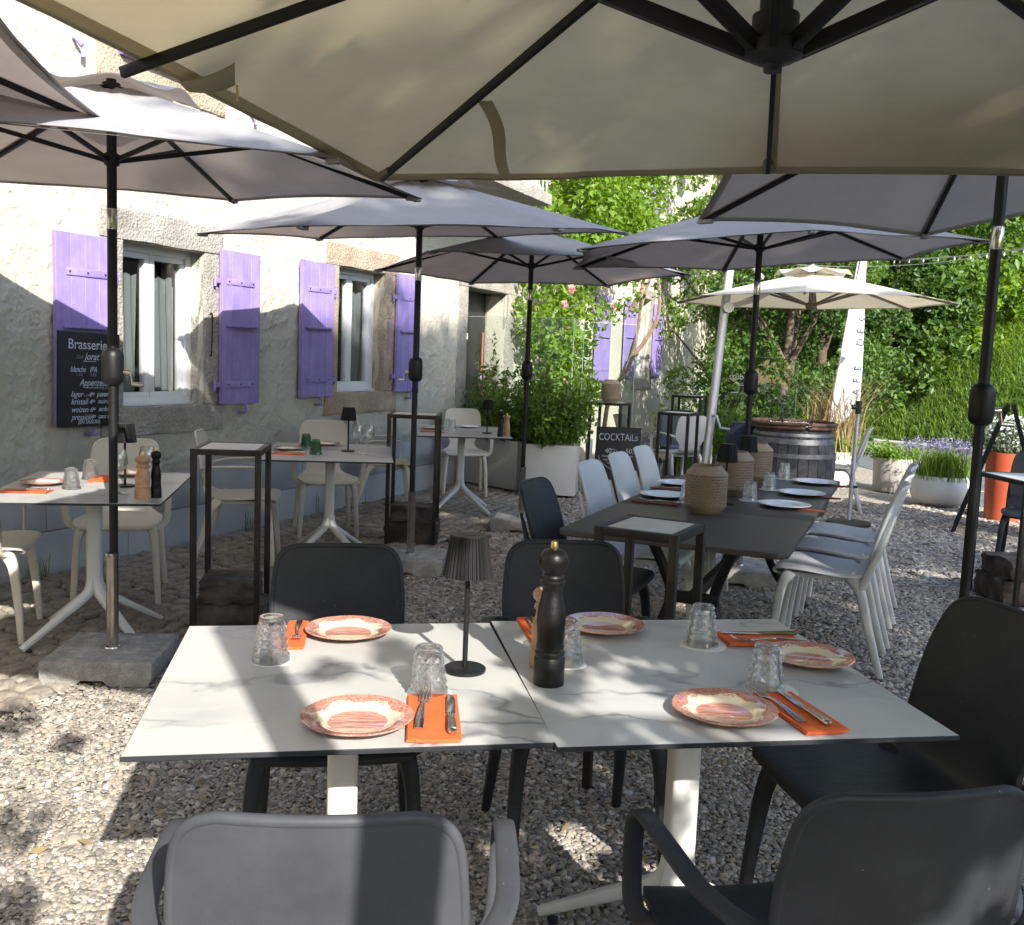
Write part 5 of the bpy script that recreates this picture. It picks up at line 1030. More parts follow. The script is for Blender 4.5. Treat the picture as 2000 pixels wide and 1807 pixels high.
# chairs in the background
GX = 'chairs in the background'
chair('side_chair', 'side', 'taupe_plastic', 1.42, 10.35, -2.0, 'brown chair behind the cocktail board', GX)
chair('armchair', 'arm', 'pale_plastic', 1.86, 10.9, 0.4, 'pale armchair behind the rusty stand', GX)
chair('side_chair', 'wide', 'navy_plastic', 2.42, 10.3, 0.05, 'navy chair with its back to us beside the pale mast', GX)
chair('side_chair', 'side', 'navy_plastic', 2.0, 11.6, PI, 'navy chair further back behind the rusty stand', GX)
chair('side_chair', 'side', 'pale_plastic', 3.33, 10.0, 1.25, 'pale chair standing to the right of the barrel', GX)
chair('side_chair', 'side', 'black_plastic', 3.88, 7.12, 2.6, 'black chair at the right edge in front of the red pot', GX)
# stands
steel_stand(-1.395, 4.82, 0.12, 0.945, 'dark steel stand with white top beside the left table', 0.33, 0.40)
steel_stand(-0.745, 7.36, 0.02, 0.985, 'steel stand on split logs between the two middle tables', 0.38, 0.42)
steel_stand(0.478, 3.23, -0.48, 0.90, 'dark steel stand with pale inset top against the long table', 0.285, 0.32, log=False)
steel_stand(1.02, 10.35, -0.40, 1.00, 'tall steel stand carrying a lantern by the planter', 0.36, 0.36)
steel_stand(1.66, 9.80, -0.5, 0.95, 'rusty sunlit steel stand on logs behind the white chairs', 0.33, 0.33)
steel_stand(2.12, 11.8, -0.4, 1.06, 'tallest steel stand in front of the garden shrubs', 0.36, 0.36, log=False)
steel_stand(3.36, 6.17, 0.05, 0.806, 'steel high table cut off at the right edge on dark logs', 0.50, 0.58)
# ================================================================== THINGS ON THE TABLES
table_lamp(-0.087, 2.094, TZ, 'black pleated table lamp between the front settings')
mill(0.097, 2.031, TZ, 'tall black pepper mill with brass knob on the front table')
mill(0.090, 2.145, TZ, 'pale wooden mill half hidden behind the tall black one', wood=True)
def setting(px, py, prz, lbl): plate(px, py, TZ, lbl, rz=prz)
setting(-0.271, 1.763, 0.1, 'red patterned plate nearest us on the front left table'); setting(-0.387, 2.337, 0.5, 'red patterned plate at the far side of the front left table')
setting(0.256, 2.470, 0.3, 'red patterned plate behind the tall black pepper mill'); setting(0.728, 2.265, 0.9, 'red patterned plate at the right end of the front tables'); setting(0.445, 1.885, 0.2, 'red patterned plate nearest us on the front right table')
for x, y, l_ in ((-0.521, 2.112, 'upturned cut-glass tumbler beside the far left napkin'), (-0.154, 1.935, 'upturned cut-glass tumbler touching the lamp foot and near napkin'), (0.140, 2.175, 'upturned cut-glass tumbler behind the black pepper mill'), (0.490, 2.366, 'upturned cut-glass tumbler at the far right on a coaster'), (0.567, 2.045, 'upturned cut-glass tumbler nearest the right plate and fork')):
    tumbler(x, y, TZ + 0.0016, l_, rz=x * 3)
for x, y, l_ in ((-0.519, 2.112, 'clear round coaster under the far left tumbler'), (-0.152, 1.935, 'clear coaster under the near left tumbler'), (0.142, 2.175, 'clear coaster under the tumbler behind the mill'), (0.494, 2.364, 'white scalloped coaster under the far right tumbler'), (0.580, 2.045, 'white scalloped coaster under the near right tumbler')):
    coaster(x, y, TZ, l_, 0.82 if x < 0.2 else 1.0)
napkin(-0.133, 1.800, TZ, 0.098, 0.238, 0.10, 'orange napkin nearest us on the front left table'); fork(-0.155, 1.825, TZ + 0.006, 0.02, 'fork lying on the near left orange napkin'); knife(-0.098, 1.800, TZ + 0.006, 0.10, 'knife with ribbed handle on the near left napkin')
napkin(0.598, 1.905, TZ, 0.090, 0.222, 0.24, 'orange napkin nearest us on the front right table'); fork(0.562, 1.930, TZ + 0.006, 0.26, 'fork lying on the near right orange napkin'); knife(0.612, 1.915, TZ + 0.006, 0.24, 'knife with ribbed handle on the near right napkin')
napkin(0.648, 2.425, TZ, 0.195, 0.115, 0.12, 'orange napkin at the far right end of the front tables'); fork(0.665, 2.395, TZ + 0.006, 1.70, 'fork crossing the far right orange napkin'); knife(0.660, 2.455, TZ + 0.006, 1.66, 'knife with dark green handle on the far right napkin', 'green_handle')
napkin(-0.510, 2.305, TZ, 0.050, 0.225, 0.16, 'orange napkin beside the far left tumbler'); fork(-0.507, 2.315, TZ + 0.006, PI + 0.16, 'fork on the napkin beside the far left tumbler', 0.9)
napkin(0.075, 2.43, TZ, 0.060, 0.215, 0.17, 'orange napkin behind the wooden mill'); fork(0.068, 2.44, TZ + 0.006, PI + 0.1, 'fork on the napkin behind the wooden mill', 0.9)
# left table
table_lamp(-1.86, 4.64, TZ, 'black pleated table lamp behind the parasol pole on the left table'); mill(-1.645, 4.30, TZ, 'pale wooden mill on the left table', wood=True, s_=1.05); mill(-1.60, 4.34, TZ, 'black pepper mill on the left table', s_=0.72)
wine(-1.80, 4.42, TZ, 'wine glass right beside the parasol pole on the left table'); wine(-1.745, 4.62, TZ, 'wine glass behind the wooden mill on the left table')
plate(-2.235, 4.60, TZ, 'red patterned plate at the left end of the left table', s_=0.98); plate(-1.99, 5.03, TZ, 'red patterned plate at the back of the left table', s_=0.98)
tumbler(-2.055, 4.50, TZ, 'upturned cut-glass tumbler beside the plate on the left table'); tumbler(-2.115, 4.84, TZ, 'upturned cut-glass tumbler further back on the left table')
napkin(-2.195, 4.36, TZ, 0.20, 0.10, 0.12, 'orange napkin at the front of the left table'); knife(-2.19, 4.36, TZ + 0.006, 1.72, 'knife on the front napkin of the left table'); napkin(-2.06, 4.86, TZ, 0.10, 0.22, 0.2, 'orange napkin at the back of the left table')
# middle table
table_lamp(-1.135, 6.68, TZ, 'black pleated table lamp on the table by the second window'); plate(-1.535, 6.62, TZ, 'red patterned plate at the left of the middle table'); plate(-1.355, 7.05, TZ, 'red patterned plate at the back of the middle table')
tumbler(-1.455, 6.82, TZ, 'green cut-glass tumbler further back on the middle table', TUMG); tumbler(-1.305, 6.42, TZ, 'green cut-glass tumbler at the front of the middle table', TUMG)
wine(-1.045, 6.50, TZ, 'wine glass nearer the lamp on the middle table'); wine(-0.975, 6.55, TZ, 'wine glass on the right of the middle table')
napkin(-1.47, 6.36, TZ, 0.21, 0.10, 0.1, 'orange napkin on the middle table'); napkin(-1.50, 6.98, TZ, 0.08, 0.2, 0.15, 'orange napkin behind the green tumbler')
knife(-1.47, 6.36, TZ + 0.006, 1.7, 'knife on the napkin of the middle table')
# back table
table_lamp(-0.235, 8.70, TZ, 'black pleated table lamp on the furthest marbled table'); mill(-0.112, 8.43, TZ, 'black pepper mill on the furthest marbled table', s_=0.75); mill(-0.06, 8.52, TZ, 'pale wooden mill on the furthest marbled table', wood=True)
tumbler(-0.56, 8.85, TZ, 'upturned tumbler nearer us on the furthest table'); tumbler(-0.62, 9.0, TZ, 'upturned tumbler further back on the furthest table'); plate(-0.43, 9.32, TZ, 'white plate at the back of the furthest table', 'white_plate', 1.1); plate(-0.76, 8.95, TZ, 'red patterned plate on the left of the furthest table'); napkin(-0.72, 8.62, TZ, 0.22, 0.10, 0.1, 'orange napkin on the furthest table')
# long table
lantern(0.92, 4.55, TZ, 'tan perforated ceramic lantern nearest us on the long table'); lantern(1.20, 5.22, TZ, 'tan perforated ceramic lantern in the middle of the long table', 1.05); lantern(1.47, 5.86, TZ, 'tan perforated ceramic lantern at the far end of the long table', 1.05)
lantern(1.02, 10.35, 1.0, 'tan perforated ceramic lantern on the tall steel stand', 1.05)
table_lamp(1.075, 4.84, TZ, 'black pleated table lamp between the first two lanterns'); table_lamp(1.325, 5.45, TZ, 'black pleated table lamp between the far lanterns')
for k_, (x, y, nm) in enumerate(((1.375, 4.83, 'nearest'), (1.60, 5.31, 'middle'), (1.84, 5.87, 'furthest'))):
    plate(x, y, TZ, 'white plate on the right of the long table, %s of three' % nm, 'white_plate', 1.22); tumbler(x - 0.13, y + 0.19, TZ + 0.0015, 'upturned cut-glass tumbler beside the %s right plate of the long table' % nm); coaster(x - 0.13, y + 0.19, TZ, 'white coaster beside the %s right plate of the long table' % nm, 0.95)
    napkin(x + 0.105, y - 0.10, TZ, 0.15, 0.05, -0.4, 'folded rust napkin beside the %s right plate of the long table' % nm, 'napkin_brown')
for k_, (x, y, nm) in enumerate(((0.80, 5.02, 'nearer'), (0.965, 5.55, 'further'))):
    plate(x, y, TZ, 'white plate on the left of the long table, %s of two' % nm, 'white_plate', 1.22); napkin(x - 0.075, y - 0.23, TZ, 0.23, 0.10, -0.4, 'folded rust napkin before the %s left plate of the long table' % nm, 'napkin_brown'); fork(x - 0.06, y - 0.24, TZ + 0.006, 1.2, 'fork on the napkin before the %s left plate' % nm)
tumbler(0.89, 4.86, TZ + 0.0015, 'upturned cut-glass tumbler left of the nearest lantern'); coaster(0.89, 4.86, TZ, 'white coaster left of the nearest lantern', 0.9)

# ================================================================== SIGNS
def board_text(parent, W_, H_, items, yf):
    """items: (text, u, v, size, shear, material, xscale); u,v from the top left corner, the text sits on the front face"""
    for body, u, v, sz_, sh_, mt, xs_ in items:
        M_ = Matrix.Translation((u * W_, yf, H_ * (1 - v))) @ Matrix.Rotation(PI / 2, 4, 'X'); text_part(body, sz_, mt, parent, M_, sh_, xs=xs_)
# brewery board hooked over the shutter
t = empty('menu_board', hw(0.345, -0.085, 0.905), WANG, 'black chalkboard headed Brasserie hung over the left shutter', 'chalkboard'); t.rotation_euler = (0.0, 0.02, WANG); W_, H_ = 0.47, 0.585
MB().box((W_ / 2, 0, H_ / 2), (W_, 0.022, H_)).build('panel', 'chalkboard', t, bevel=0.003)
C1, C2 = 'chalk', 'chalk_dim'
board_text(t, W_, H_, [('Brasserie', 0.13, 0.178, 0.088, 0.0, C1, 0.93), ('33cl', 0.26, 0.28, 0.032, 0.3, C2, 1), ('Jorat', 0.40, 0.288, 0.062, 0.35, C1, 0.9), ('7', 0.66, 0.285, 0.055, 0.1, C1, 1), ('50', 0.715, 0.262, 0.030, 0.1, C1, 1),
    ('blanche', 0.17, 0.42, 0.052, 0.35, C1, 0.74), ('IPA', 0.49, 0.42, 0.050, 0.2, C1, 0.8), ('vaudoise', 0.67, 0.415, 0.052, 0.35, C1, 0.8), ('5.5%', 0.26, 0.462, 0.028, 0.2, C2, 1), ('5.8%', 0.49, 0.462, 0.028, 0.2, C2, 1), ('5%', 0.74, 0.46, 0.028, 0.2, C2, 1),
    ('Appenzeller', 0.32, 0.565, 0.062, 0.4, C1, 0.80), ('33cl', 0.70, 0.60, 0.030, 0.3, C2, 1), ('lager', 0.18, 0.682, 0.052, 0.35, C1, 0.9), ('4.8%', 0.38, 0.682, 0.026, 0.2, C2, 1), ('4', 0.475, 0.682, 0.042, 0.2, C1, 1), ('50', 0.515, 0.665, 0.024, 0.2, C1, 1), ('panaché', 0.61, 0.678, 0.048, 0.35, C1, 0.85),
    ('kristall', 0.185, 0.762, 0.052, 0.35, C1, 0.9), ('5.2%', 0.40, 0.755, 0.026, 0.2, C2, 1), ('4', 0.485, 0.76, 0.042, 0.2, C1, 1), ('50', 0.525, 0.742, 0.024, 0.2, C1, 1), ('noire', 0.625, 0.755, 0.046, 0.35, C1, 0.9), ('4.3%', 0.80, 0.75, 0.026, 0.2, C2, 1),
    ('weizen', 0.19, 0.845, 0.052, 0.35, C1, 0.88), ('5.2%', 0.41, 0.84, 0.026, 0.2, C2, 1), ('6', 0.50, 0.842, 0.042, 0.2, C1, 1), ('50', 0.54, 0.825, 0.024, 0.2, C1, 1), ('ambrée', 0.64, 0.838, 0.046, 0.35, C1, 0.85),
    ('pression', 0.195, 0.925, 0.052, 0.35, C1, 0.85), ('4.8%', 0.44, 0.895, 0.024, 0.2, C2, 1), ('4', 0.51, 0.922, 0.040, 0.2, C1, 1), ('50', 0.545, 0.905, 0.022, 0.2, C1, 1), ('sans alc.', 0.635, 0.915, 0.042, 0.35, C1, 0.85), ('(EN SAISON)', 0.30, 0.97, 0.036, 0.15, C1, 0.85)], -0.0128)
for u0, u1, v in ((0.42, 0.60, 0.305), (0.42, 0.72, 0.585)): MB().box(((u0 + u1) / 2 * W_, -0.0118, H_ * (1 - v)), ((u1 - u0) * W_, 0.0015, 0.003)).build('underline', 'chalk', t, smooth=0)
# cocktail board, leaning A-frame
t = empty('menu_board', (0.66, 7.63, 0.0), 0.02, 'black chalkboard stand headed Cocktails behind the white chairs', 'chalkboard'); t.rotation_euler = (-0.06, 0.0, 0.02); W_, H_ = 0.355, 0.92
MB().box((W_ / 2, 0, H_ / 2), (W_, 0.02, H_)).build('panel', 'chalkboard', t, bevel=0.003)
for sx in (0.02, W_ - 0.02): MB().bar((sx, 0.02, H_ - 0.03), (sx, 0.33, 0.03), 0.02, 0.03).build('back_leg', 'black_metal', t)
board_text(t, W_, H_, [('COCKTAiLs', 0.05, 0.115, 0.080, 0.02, C1, 0.74), ('40.-', 0.20, 0.225, 0.056, 0.05, C1, 0.95), ('50.-', 0.66, 0.225, 0.056, 0.05, C1, 0.95), ('limonade ginger', 0.14, 0.26, 0.026, 0.3, C1, 0.9), ('may tai', 0.17, 0.29, 0.026, 0.3, C1, 0.9), ('mule', 0.26, 0.318, 0.024, 0.3, C1, 0.9), ('mojito', 0.66, 0.258, 0.026, 0.3, C1, 0.9),
    ('PASTEL', 0.35, 0.375, 0.052, 0.05, C1, 0.85), ('-cn-', 0.55, 0.425, 0.028, 0.3, C1, 0.9), ('ananas', 0.03, 0.66, 0.036, 0.3, C1, 0.9), ('noix de', 0.09, 0.74, 0.032, 0.3, C1, 0.9), ('ORANGE', 0.03, 0.775, 0.036, 0.05, C1, 0.85), ('spritz', 0.13, 0.845, 0.036, 0.3, C1, 0.9), ('10', 0.80, 0.555, 0.06, 0.05, C1, 0.9), ('is', 0.76, 0.49, 0.05, 0.2, C1, 0.9)], -0.0115)
g = MB()
for x0, x1, f_ in ((0.34, 0.66, lambda q: 0.19 + 0.10 * q * q), (0.06, 0.34, lambda q: 0.25 + 0.11 * math.sqrt(q))):
    g.tube([((x0 + (x1 - x0) * q) * W_, -0.0112, H_ * (1 - f_(q))) for q in np.linspace(0, 1, 12)], 0.0022, 5)
g.build('flourish', 'chalk', t)
# feather flag
t = empty('feather_flag', (4.02, 12.0, 0.0), 0.12, 'white feather flag lettered CAFÉ in front of the hedge', 'flag'); G = []
zs = np.linspace(0.74, 2.85, 26)
for z_ in zs:
    f_ = (z_ - 0.74) / 2.11; lx = -0.14 + 0.22 * f_ + 0.03 * f_ * f_; ww = 0.10 + 0.23 * min(1, f_ / 0.14) ** 0.8 if f_ < 0.14 else 0.33 - 0.24 * ((f_ - 0.14) / 0.86) ** 1.15
    G.append([(lx + ww * u, 0.04 * math.sin(u * 3.0 + z_ * 1.5), z_) for u in np.linspace(0, 1, 8)])
g = MB(); g.shell(G, 0.002); fl = g.build('cloth', 'flag_cloth', t)
g = MB(); g.tube([(-0.15, 0, 0.0), (-0.14, 0, 0.74), (-0.03, 0, 1.8), (0.10, 0, 2.9)], 0.012, 8); g.build('pole', 'alu', t)
g = MB(); g.box((-0.15, 0, 0.03), (0.5, 0.06, 0.05)); g.box((-0.15, 0, 0.03), (0.055, 0.5, 0.048)); g.build('cross_foot', 'dark_metal', t)
for k_, ch_ in enumerate('CAFÉ DÉCO'):
    z_ = 0.98 + k_ * 0.150; f_ = (z_ - 0.74) / 2.11; ww = 0.33 - 0.24 * (max(0, f_ - 0.14) / 0.86) ** 1.15; lx = -0.14 + 0.22 * f_ + 0.03 * f_ * f_ + ww * 0.93
    if ch_ != ' ': text_part(ch_, 0.125, 'sign_ink', fl, Matrix.Translation((lx, -0.012 + 0.04 * math.sin(0.75 * 3.0 + z_ * 1.5), z_)) @ Matrix.Rotation(PI / 2, 4, 'X') @ Matrix.Rotation(PI / 2 - 0.10, 4, 'Z'), 0.0, name='letter')
# side view A-frame sign at the right
t = empty('pavement_sign', (4.53, 8.9, 0.0), 1.11, 'black folding pavement sign seen edge-on at the right', 'sign')
for sg in (-1, 1):
    fr = MB(); th = 0.285 * sg
    for sx in (-0.30, 0.30): fr.bar((sx, 0.38 * sg, 0.0), (sx, 0.02 * sg, 1.19), 0.035, 0.03, (0, 1, 0))
    fr.bar((-0.30, 0.03 * sg, 1.16), (0.30, 0.03 * sg, 1.16), 0.035, 0.03); fr.bar((-0.30, 0.335 * sg, 0.16), (0.30, 0.335 * sg, 0.16), 0.035, 0.03); f2_ = fr.build('frame', 'black_metal', t)
    G = [[(x, 0.335 * sg + (0.03 - 0.335) * sg * q, 0.16 + 1.0 * q) for x in (-0.285, 0.285)] for q in (0, 1)]; g = MB(); g.shell(G, 0.012); g.build('panel', 'door_grey' if sg < 0 else 'chalkboard', f2_)
# glass wind screens
def screen(p0, p1, z0_, z1_, label, text=None):
    p0, p1 = np.array(p0), np.array(p1); L = np.linalg.norm(p1 - p0); a = math.atan2(p1[1] - p0[1], p1[0] - p0[0]); t = empty('glass_screen', (p0[0], p0[1], 0), a, label, 'glass screen')
    MB().box((L / 2, 0, (z0_ + z1_) / 2), (L, 0.008, z1_ - z0_)).build('pane', 'screen_glass', t, smooth=0)
    g = MB(); g.box((L / 2, 0, z1_ + 0.002), (L, 0.009, 0.003)); g.box((0.0, 0, (z0_ + z1_) / 2), (0.003, 0.0095, z1_ - z0_)); g.box((L, 0, (z0_ + z1_) / 2), (0.003, 0.0095, z1_ - z0_)); g.build('polished_edge', 'glass_edge', t, smooth=0)
    for f_ in (0.2, 0.8): MB().box((L * f_, 0, z0_ / 2 + 0.05), (0.06, 0.05, z0_ + 0.1)).build('clamp', 'alu', t, bevel=0.004)
    if text: text_part(text, 0.105, 'glass_print', t, Matrix.Translation((L * 0.34, -0.0055, 1.27)) @ Matrix.Rotation(PI / 2, 4, 'X'), 0.0)
    return t
screen((-0.78, 11.25), (0.60, 10.38), 0.5, 1.87, 'clear glass wind screen above the white planter by the doorway')
screen((0.70, 10.30), (1.28, 10.55), 0.5, 1.83, 'narrow clear glass screen at the end of the planter')
screen((2.19, 12.0), (3.42, 11.85), 0.35, 1.55, 'clear glass screen lettered stübli in front of the dark shrubs', 'stübli')

# ================================================================== PLANTERS, POTS, BARREL
def box_planter(p0, p1, d_, H_, label):
    p0, p1 = np.array(p0), np.array(p1); L = np.linalg.norm(p1 - p0); a = math.atan2(p1[1] - p0[1], p1[0] - p0[0]); t = empty('planter_box', (p0[0], p0[1], 0), a, label, 'planter'); ti = 0.03
    for c, s_ in (((L / 2, ti / 2, H_ / 2), (L, ti, H_)), ((L / 2, d_ - ti / 2, H_ / 2), (L, ti, H_)), ((ti / 2, d_ / 2, H_ / 2), (ti, d_ - 2 * ti, H_)), ((L - ti / 2, d_ / 2, H_ / 2), (ti, d_ - 2 * ti, H_))):
        MB().box((c[0], c[1], c[2] + 0.03), s_).build('side_panel', 'white_planter', t, bevel=0.006)
    MB().box((L / 2, d_ / 2, H_ - 0.06), (L - 2 * ti, d_ - 2 * ti, 0.1)).build('soil', 'soil', t)
    for f_ in (0.08, 0.92):
        g = MB(); g.lathe([(0, -0.012), (0.022, -0.012), (0.022, 0.012), (0, 0.012)], 14); g.v = [(L * f_ + p_[0], 0.08 + p_[2], 0.022 + p_[1]) for p_ in g.v]; g.build('caster', 'dark_metal', t)
    return t
box_planter((-0.98, 11.30), (0.05, 10.20), 0.42, 0.52, 'long white planter box behind the furthest table')
box_planter((0.10, 10.02), (0.66, 9.94), 0.45, 0.52, 'white planter box with herbs beside the cocktail board')
def pot(x, y, prof, mat, label, name='flower_pot', rz=0):
    t = empty(name, (x, y, 0), rz, label, 'pot'); MB().lathe(prof, 40).build('body', mat, t); top = max(prof, key=lambda q: q[1]); MB().lathe([(0, top[1] - 0.04), (top[0] * 0.93, top[1] - 0.045), (top[0] * 0.93, top[1] - 0.07)], 30).build('soil', 'soil', t); return t
pot(4.63, 11.75, [(0, 0), (0.215, 0), (0.222, 0.02), (0.235, 0.40), (0.225, 0.405), (0.215, 0.39), (0.2, 0.1), (0, 0.1)], 'grey_pot', 'round grey-brown pot of flowers near the road')
pot(4.72, 10.62, [(0, 0), (0.20, 0), (0.28, 0.05), (0.315, 0.14), (0.31, 0.22), (0.275, 0.31), (0.26, 0.33), (0.245, 0.325), (0.24, 0.25), (0, 0.2)], 'white_planter', 'white rounded pot of lavender near the road')
pot(4.98, 9.75, [(0, 0), (0.165, 0), (0.17, 0.02), (0.20, 0.64), (0.21, 0.68), (0.195, 0.68), (0.18, 0.6), (0, 0.55)], 'terracotta_red', 'tall orange-red pot at the right edge')
pot(3.98, 12.15, [(0, 0), (0.23, 0), (0.25, 0.02), (0.27, 0.42), (0.26, 0.43), (0.25, 0.4), (0, 0.3)], 'white_planter', 'white pot behind the barrel with trailing green')
# barrel
t = empty('barrel', (2.77, 9.62, 0), 0.0, 'weathered wooden wine barrel cut open and planted', 'barrel'); br = lambda z_: 0.335 + 0.075 * (1 - ((z_ - 0.45) / 0.45) ** 2)
for k_ in range(26):
    a0, a1 = 2 * PI * k_ / 26 + 0.006, 2 * PI * (k_ + 1) / 26 - 0.006; G = [[(br(z_) * math.cos(a), br(z_) * math.sin(a), z_) for a in np.linspace(a0, a1, 3)] for z_ in np.linspace(0.01, 0.875, 9)]; MB().shell(G, 0.025).build('stave', 'barrel_wood', t)
for z_, w_, mt in ((0.10, 0.045, 'barrel_hoop'), (0.30, 0.045, 'barrel_hoop'), (0.60, 0.042, 'barrel_hoop'), (0.735, 0.05, 'barrel_hoop'), (0.80, 0.03, 'barrel_hoop')):
    r0_, r1_ = br(z_ - w_ / 2) + 0.018, br(z_ + w_ / 2) + 0.018; MB().lathe([(r0_ - 0.008, z_ - w_ / 2), (r0_, z_ - w_ / 2), (r1_, z_ + w_ / 2), (r1_ - 0.008, z_ + w_ / 2)], 52).build('hoop', mt, t)
for z_, r_ in ((0.868, 0.39), (0.902, 0.40)): MB().tube([(r_ * math.cos(a), r_ * math.sin(a), z_ + 0.004 * math.sin(a * 3)) for a in np.linspace(0, 2 * PI, 41)], 0.019, 8).build('rim_ring', 'rusty_hoop', t)
MB().lathe([(0, 0.86), (0.33, 0.85), (0.34, 0.80)], 30).build('soil', 'soil', t)
# empty parasol tube standing by the barrel
t = empty('parasol_tube', (3.17, 9.0, 0), 0, 'bare metal tube standing upright beside the barrel', 'tube'); MB().tube([(0, 0, 0.0), (0.01, 0, 1.08)], 0.019, 12).build('tube', 'alu', t); MB().tube([(0.01, 0, 1.04), (0.01, 0, 1.16)], 0.027, 12).build('clamp', 'black_plastic', t)
MB().tube([(-0.05, 0, 1.10), (-0.012, 0, 1.10)], 0.022, 10).build('knob', 'black_plastic', t); MB().tube([(0.012, -0.01, 0.36), (0.05, -0.02, 0.36)], 0.012, 8).build('screw', 'black_plastic', t); MB().lathe([(0, 0), (0.20, 0), (0.20, 0.03), (0.03, 0.05), (0, 0.05)], 28).build('foot_plate', 'dark_metal', t)
# round dark traffic mirror on the house far up, string of lights
t = empty('satellite_dish', hw(14.7, 0.0, 0), WANG, 'round dark dish fixed high on the far house wall', 'dish'); g = MB(); g.lathe([(0, 0.0), (0.34, 0.03), (0.36, 0.05), (0.34, 0.07), (0, 0.05)], 36); g.v = [(p_[0], -0.45 - p_[2], p_[1] + 5.42) for p_ in g.v]; g.build('disc', 'mirror_rim', t); MB().tube([(0, 0.02, 5.42), (0, -0.46, 5.42)], 0.025, 10).build('bracket', 'alu', t)
t = empty('light_string', (0, 0, 0), 0, 'string of small bulbs strung across in front of the hillside trees', 'light string'); P_ = catmull([(2.6, 12.4, 2.86), (4.18, 12.0, 2.78), (4.5, 10.4, 2.66), (4.62, 8.7, 2.60), (4.9, 6.6, 2.72)], 16); MB().tube(P_, 0.006, 5).build('cable', 'cable', t)
for k_ in range(6, len(P_), 3): MB().lathe([(0, -0.045), (0.007, -0.036), (0.009, -0.025), (0.006, -0.01), (0.006, 0.0), (0, 0.0)], 8, c=tuple(P_[k_])).build('bulb', 'bulb', t)
P_ = catmull([(3.0, 12.6, 2.75), (4.2, 12.1, 2.70), (4.7, 10.0, 2.64), (5.0, 7.0, 2.78)], 12); MB().tube(P_, 0.004, 5).build('cable', 'cable', t)

# ================================================================== PLANTS
def clump_box(rng, n_, lo, hi, r0_, r1_): return [(*rng.uniform(lo, hi), rng.uniform(r0_, r1_)) for _ in range(n_)]
def plant(name, loc, label, cat, parts, group=None):
    t = empty(name, loc, 0, label, cat, group)
    for nm, me in parts:
        o = link_mesh(nm, me, t)
        if nm == 'flower': o['kind'] = 'stuff'
    return t
def stems(pts_list, r_, mat, name='stem', taper=0.4, n_=6):
    g = MB()
    for P_ in pts_list:
        C_ = catmull(P_, 4); g.tube(C_, np.linspace(r_, r_ * taper, len(C_)), n_)
    return g.mesh(name, mat)
rng = np.random.RandomState(8)
def herb(seed, n_st, rad, H_, leaf, n_leaf, mat, asp=0.42):
    r_ = np.random.RandomState(seed); cl, st = [], []
    for k_ in range(n_st):
        a, q = r_.rand() * 6.28, rad * math.sqrt(r_.rand()); x, y = q * math.cos(a), q * math.sin(a); h_ = H_ * (0.55 + 0.5 * r_.rand()); lx, ly = x * (1.3 + 0.5 * r_.rand()), y * (1.3 + 0.5 * r_.rand())
        st.append([(x * 0.6, y * 0.6, 0), (x, y, h_ * 0.5), (lx, ly, h_)])
        for f_ in np.linspace(0.25, 1, 5): cl.append((x * 0.6 + (lx - x * 0.6) * f_, y * 0.6 + (ly - y * 0.6) * f_, h_ * f_, 0.05 + 0.10 * (1 - f_) * rad / 0.3, 0.05 + 0.10 * (1 - f_) * rad / 0.3, H_ * 0.11))
    return (('foliage', leaf_mesh('foliage', mat, cl, n_leaf, leaf, seed, asp, shellness=0.1)), ('stem', stems(st, 0.006, 'bamboo', n_=4)))
plant('herb_bush', (0.42, 10.2, 0.50), 'leafy green herb bush growing in the white planter beside the board', 'plant', herb(2, 60, 0.36, 0.85, 0.065, 5200, 'leaf_mid'))
plant('herb_bush', (-0.05, 10.55, 0.50), 'leafy green bush in the planter right of the doorway', 'plant', herb(3, 50, 0.34, 0.75, 0.062, 4200, 'leaf_mid'))
plant('herb_bush', (-0.72, 11.25, 0.50), 'long-leaved green plant in the planter left of the doorway', 'plant', herb(4, 26, 0.22, 0.42, 0.11, 900, 'leaf_dark', 0.28))
plant('herb_bush', (-0.32, 10.85, 0.50), 'thin upright green plant in the planter at the door jamb', 'plant', herb(5, 7, 0.10, 1.1, 0.09, 260, 'leaf_mid', 0.35))
# climbing rose on the house
r_ = np.random.RandomState(31); cl = []
for k_ in range(80):
    s_ = r_.uniform(7.1, 9.3); z_ = r_.uniform(0.5, 2.9); 
    if s_ > 9.2 and z_ < 1.2: continue
    cl.append((*hw(s_, -0.20 - 0.30 * r_.rand(), z_), r_.uniform(0.14, 0.30)))
for k_ in range(85): cl.append((*hw(r_.uniform(7.6, 11.2), -0.30 - 0.6 * r_.rand(), r_.uniform(3.0, 4.8)), r_.uniform(0.18, 0.40)))
for k_ in range(30): cl.append((*hw(r_.uniform(7.0, 10.2), -0.3 - 0.4 * r_.rand(), r_.uniform(2.7, 3.3)), r_.uniform(0.14, 0.26)))
fl = []
for k_ in range(8): fl.append((*hw(r_.uniform(6.9, 9.8), -0.55 - 0.25 * r_.rand(), r_.uniform(0.9, 3.0)), 0.05))
base = Vector(hw(8.9, -0.2, 0)); st = [[hw(8.2, -0.2, 0), hw(8.1, -0.25, 0.9), hw(8.3, -0.2, 1.9), hw(8.6, -0.3, 3.1), hw(9.2, -0.35, 3.9)], [hw(8.3, -0.2, 0), hw(8.6, -0.3, 1.0), hw(8.8, -0.2, 2.2), hw(9.9, -0.3, 3.3), hw(11.0, -0.4, 3.9)], [hw(8.0, -0.2, 0), hw(7.6, -0.3, 1.1), hw(7.4, -0.25, 2.1)]]
